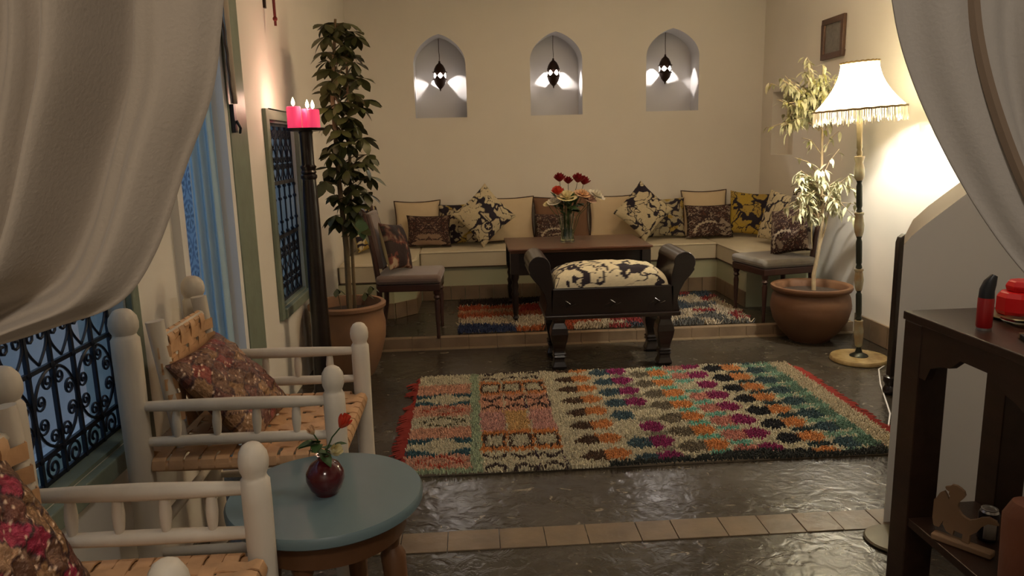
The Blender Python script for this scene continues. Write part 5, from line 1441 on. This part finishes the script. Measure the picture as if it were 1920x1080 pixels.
# ------------------------------------------------------------------ wall things
pf = thing('picture_frame', 'small dark wooden picture frame high on the right wall above the plant', 'picture', (XR-0.001, 5.645, 2.118), (0, 0, 0))
fr = MB(); a, b, w = 0.17, 0.148, 0.042
fr.box(-0.026, 0, -a, a, b-w, b).box(-0.026, 0, -a, a, -b, -b+w).box(-0.026, 0, -a, -a+w, -b+w, b-w).box(-0.026, 0, a-w, a, -b+w, b-w)
fr.build('frame', 'frame_wood', pf, smooth=False, bevel=0.004)
MB().box(-0.010, -0.002, -a+w, a-w, -b+w, b-w).build('print', 'paper', pf, smooth=False)
sc_ = thing('wall_sconce', 'dark red glass wall ornament with a thin metal stem at the top left', 'sconce', (XL, 4.22, 2.16))
MB().box(0.0, 0.012, -0.012, 0.012, -0.02, 0.10).build('wall_plate', 'iron_brown', sc_, smooth=False)
MB().tube([(0.010, 0, 0.06), (0.05, 0, 0.075), (0.055, 0, 0.02), (0.055, 0, -0.11)], [0.006, 0.006, 0.008, 0.007], 8).sphere((0.055, 0, -0.075), 0.013, 10, 6).build('stem', mat('sconce_red_metal', (0.16, 0.02, 0.015), 0.4, metal=0.3), sc_)
MB().lathe([(0.012, 0.05), (0.055, 0.06), (0.060, 0.075), (0.050, 0.16), (0.047, 0.16), (0.055, 0.078), (0.0, 0.062)], 18, (0.065, 0)).build('cup', 'red_glass', sc_)

# ------------------------------------------------------------------ niche lanterns
def lantern():
    t = thing('hanging_lantern', 'lit pierced metal lantern hanging in the left arched niche', 'lantern')
    # origin at the glowing band centre
    MB().lathe([(0.056, 0.024), (0.060, 0.030), (0.056, 0.038), (0.050, 0.062), (0.034, 0.092), (0.014, 0.110), (0.008, 0.118), (0.011, 0.124), (0.004, 0.132)], 16, caps=False).build('cap', 'iron_brown', t)
    MB().lathe([(0.056, -0.026), (0.060, -0.034), (0.056, -0.040), (0.054, -0.052), (0.044, -0.078), (0.020, -0.108), (0.006, -0.120), (0.008, -0.124), (0.001, -0.140)], 16, caps=False).build('lower_cone', 'iron_brown', t)
    n = 6; zt = 0.027
    for k in range(n):
        # between two diamond openings: an hourglass plate
        a0 = 2*PI*k/n; vs = []; st = 9
        for (r) in (0.0575, 0.0555):
            for i in range(st):
                s = i/(st-1)*2-1; z = s*zt; hw = (PI/n)*(0.10+0.88*abs(s)**1.3)
                for sg in (-1, 1): vs.append((r*math.cos(a0+sg*hw), r*math.sin(a0+sg*hw), z))
        fs = []
        for i in range(st-1):
            q = i*2; fs.append((q, q+1, q+3, q+2)); q2 = q+st*2; fs.append((q2, q2+2, q2+3, q2+1))
            fs.append((q, q+2, q2+2, q2)); fs.append((q+1, q2+1, q2+3, q+3))
        MB().add(vs, fs).build('pierced_plate', 'iron_brown', t)
        a1 = a0+PI/n
        v = [(0.0565*math.cos(a1+da), 0.0565*math.sin(a1+da), dz) for da, dz in ((-0.42, 0), (-0.16, 0.019), (0, 0.0255), (0.16, 0.019), (0.42, 0), (0.16, -0.019), (0, -0.0255), (-0.16, -0.019))]
        MB().add(v, [tuple(range(8))]).build('lit_pane', 'pane_lit', t, smooth=False)
        for sz in (0.032, -0.034):
            MB().sphere((0.062*math.cos(a0), 0.062*math.sin(a0), sz), 0.0055, 6, 4).build('stud', 'iron_brown', t)
    return t
LN = lantern()
specs = [((-0.232, 7.125, 2.035), 2.36, 'lit pierced metal lantern hanging in the left arched niche'),
         ((0.815, 7.125, 2.040), 2.37, 'lit pierced metal lantern hanging in the middle arched niche'),
         ((1.862, 7.125, 2.055), 2.38, 'lit pierced metal lantern hanging in the right arched niche')]
for i, (p, zt, lab) in enumerate(specs):
    o = LN if i == 0 else dup(LN)
    o.location = p; o.rotation_euler = (0, 0, (0.12, 0.42, 0.62)[i]); o['label'] = lab; o['group'] = 'lanterns in the wall niches'
    if i == 0: pass
for i, (p, zt, lab) in enumerate(specs):
    pts = [(0, 0, 0.130), (0.003, 0, 0.16), (-0.002, 0, 0.22), (0, 0, zt-p[2])]
    c = MB().tube(pts, 0.0028, 6).build('hanging_cord', 'iron_brown', [x for x in bpy.data.objects if x.get('label') == lab and x.parent is None][0])
    point('lantern_light', (p[0], p[1], p[2]+0.030), 8.0, (1.0, 0.90, 0.82), 0.004)
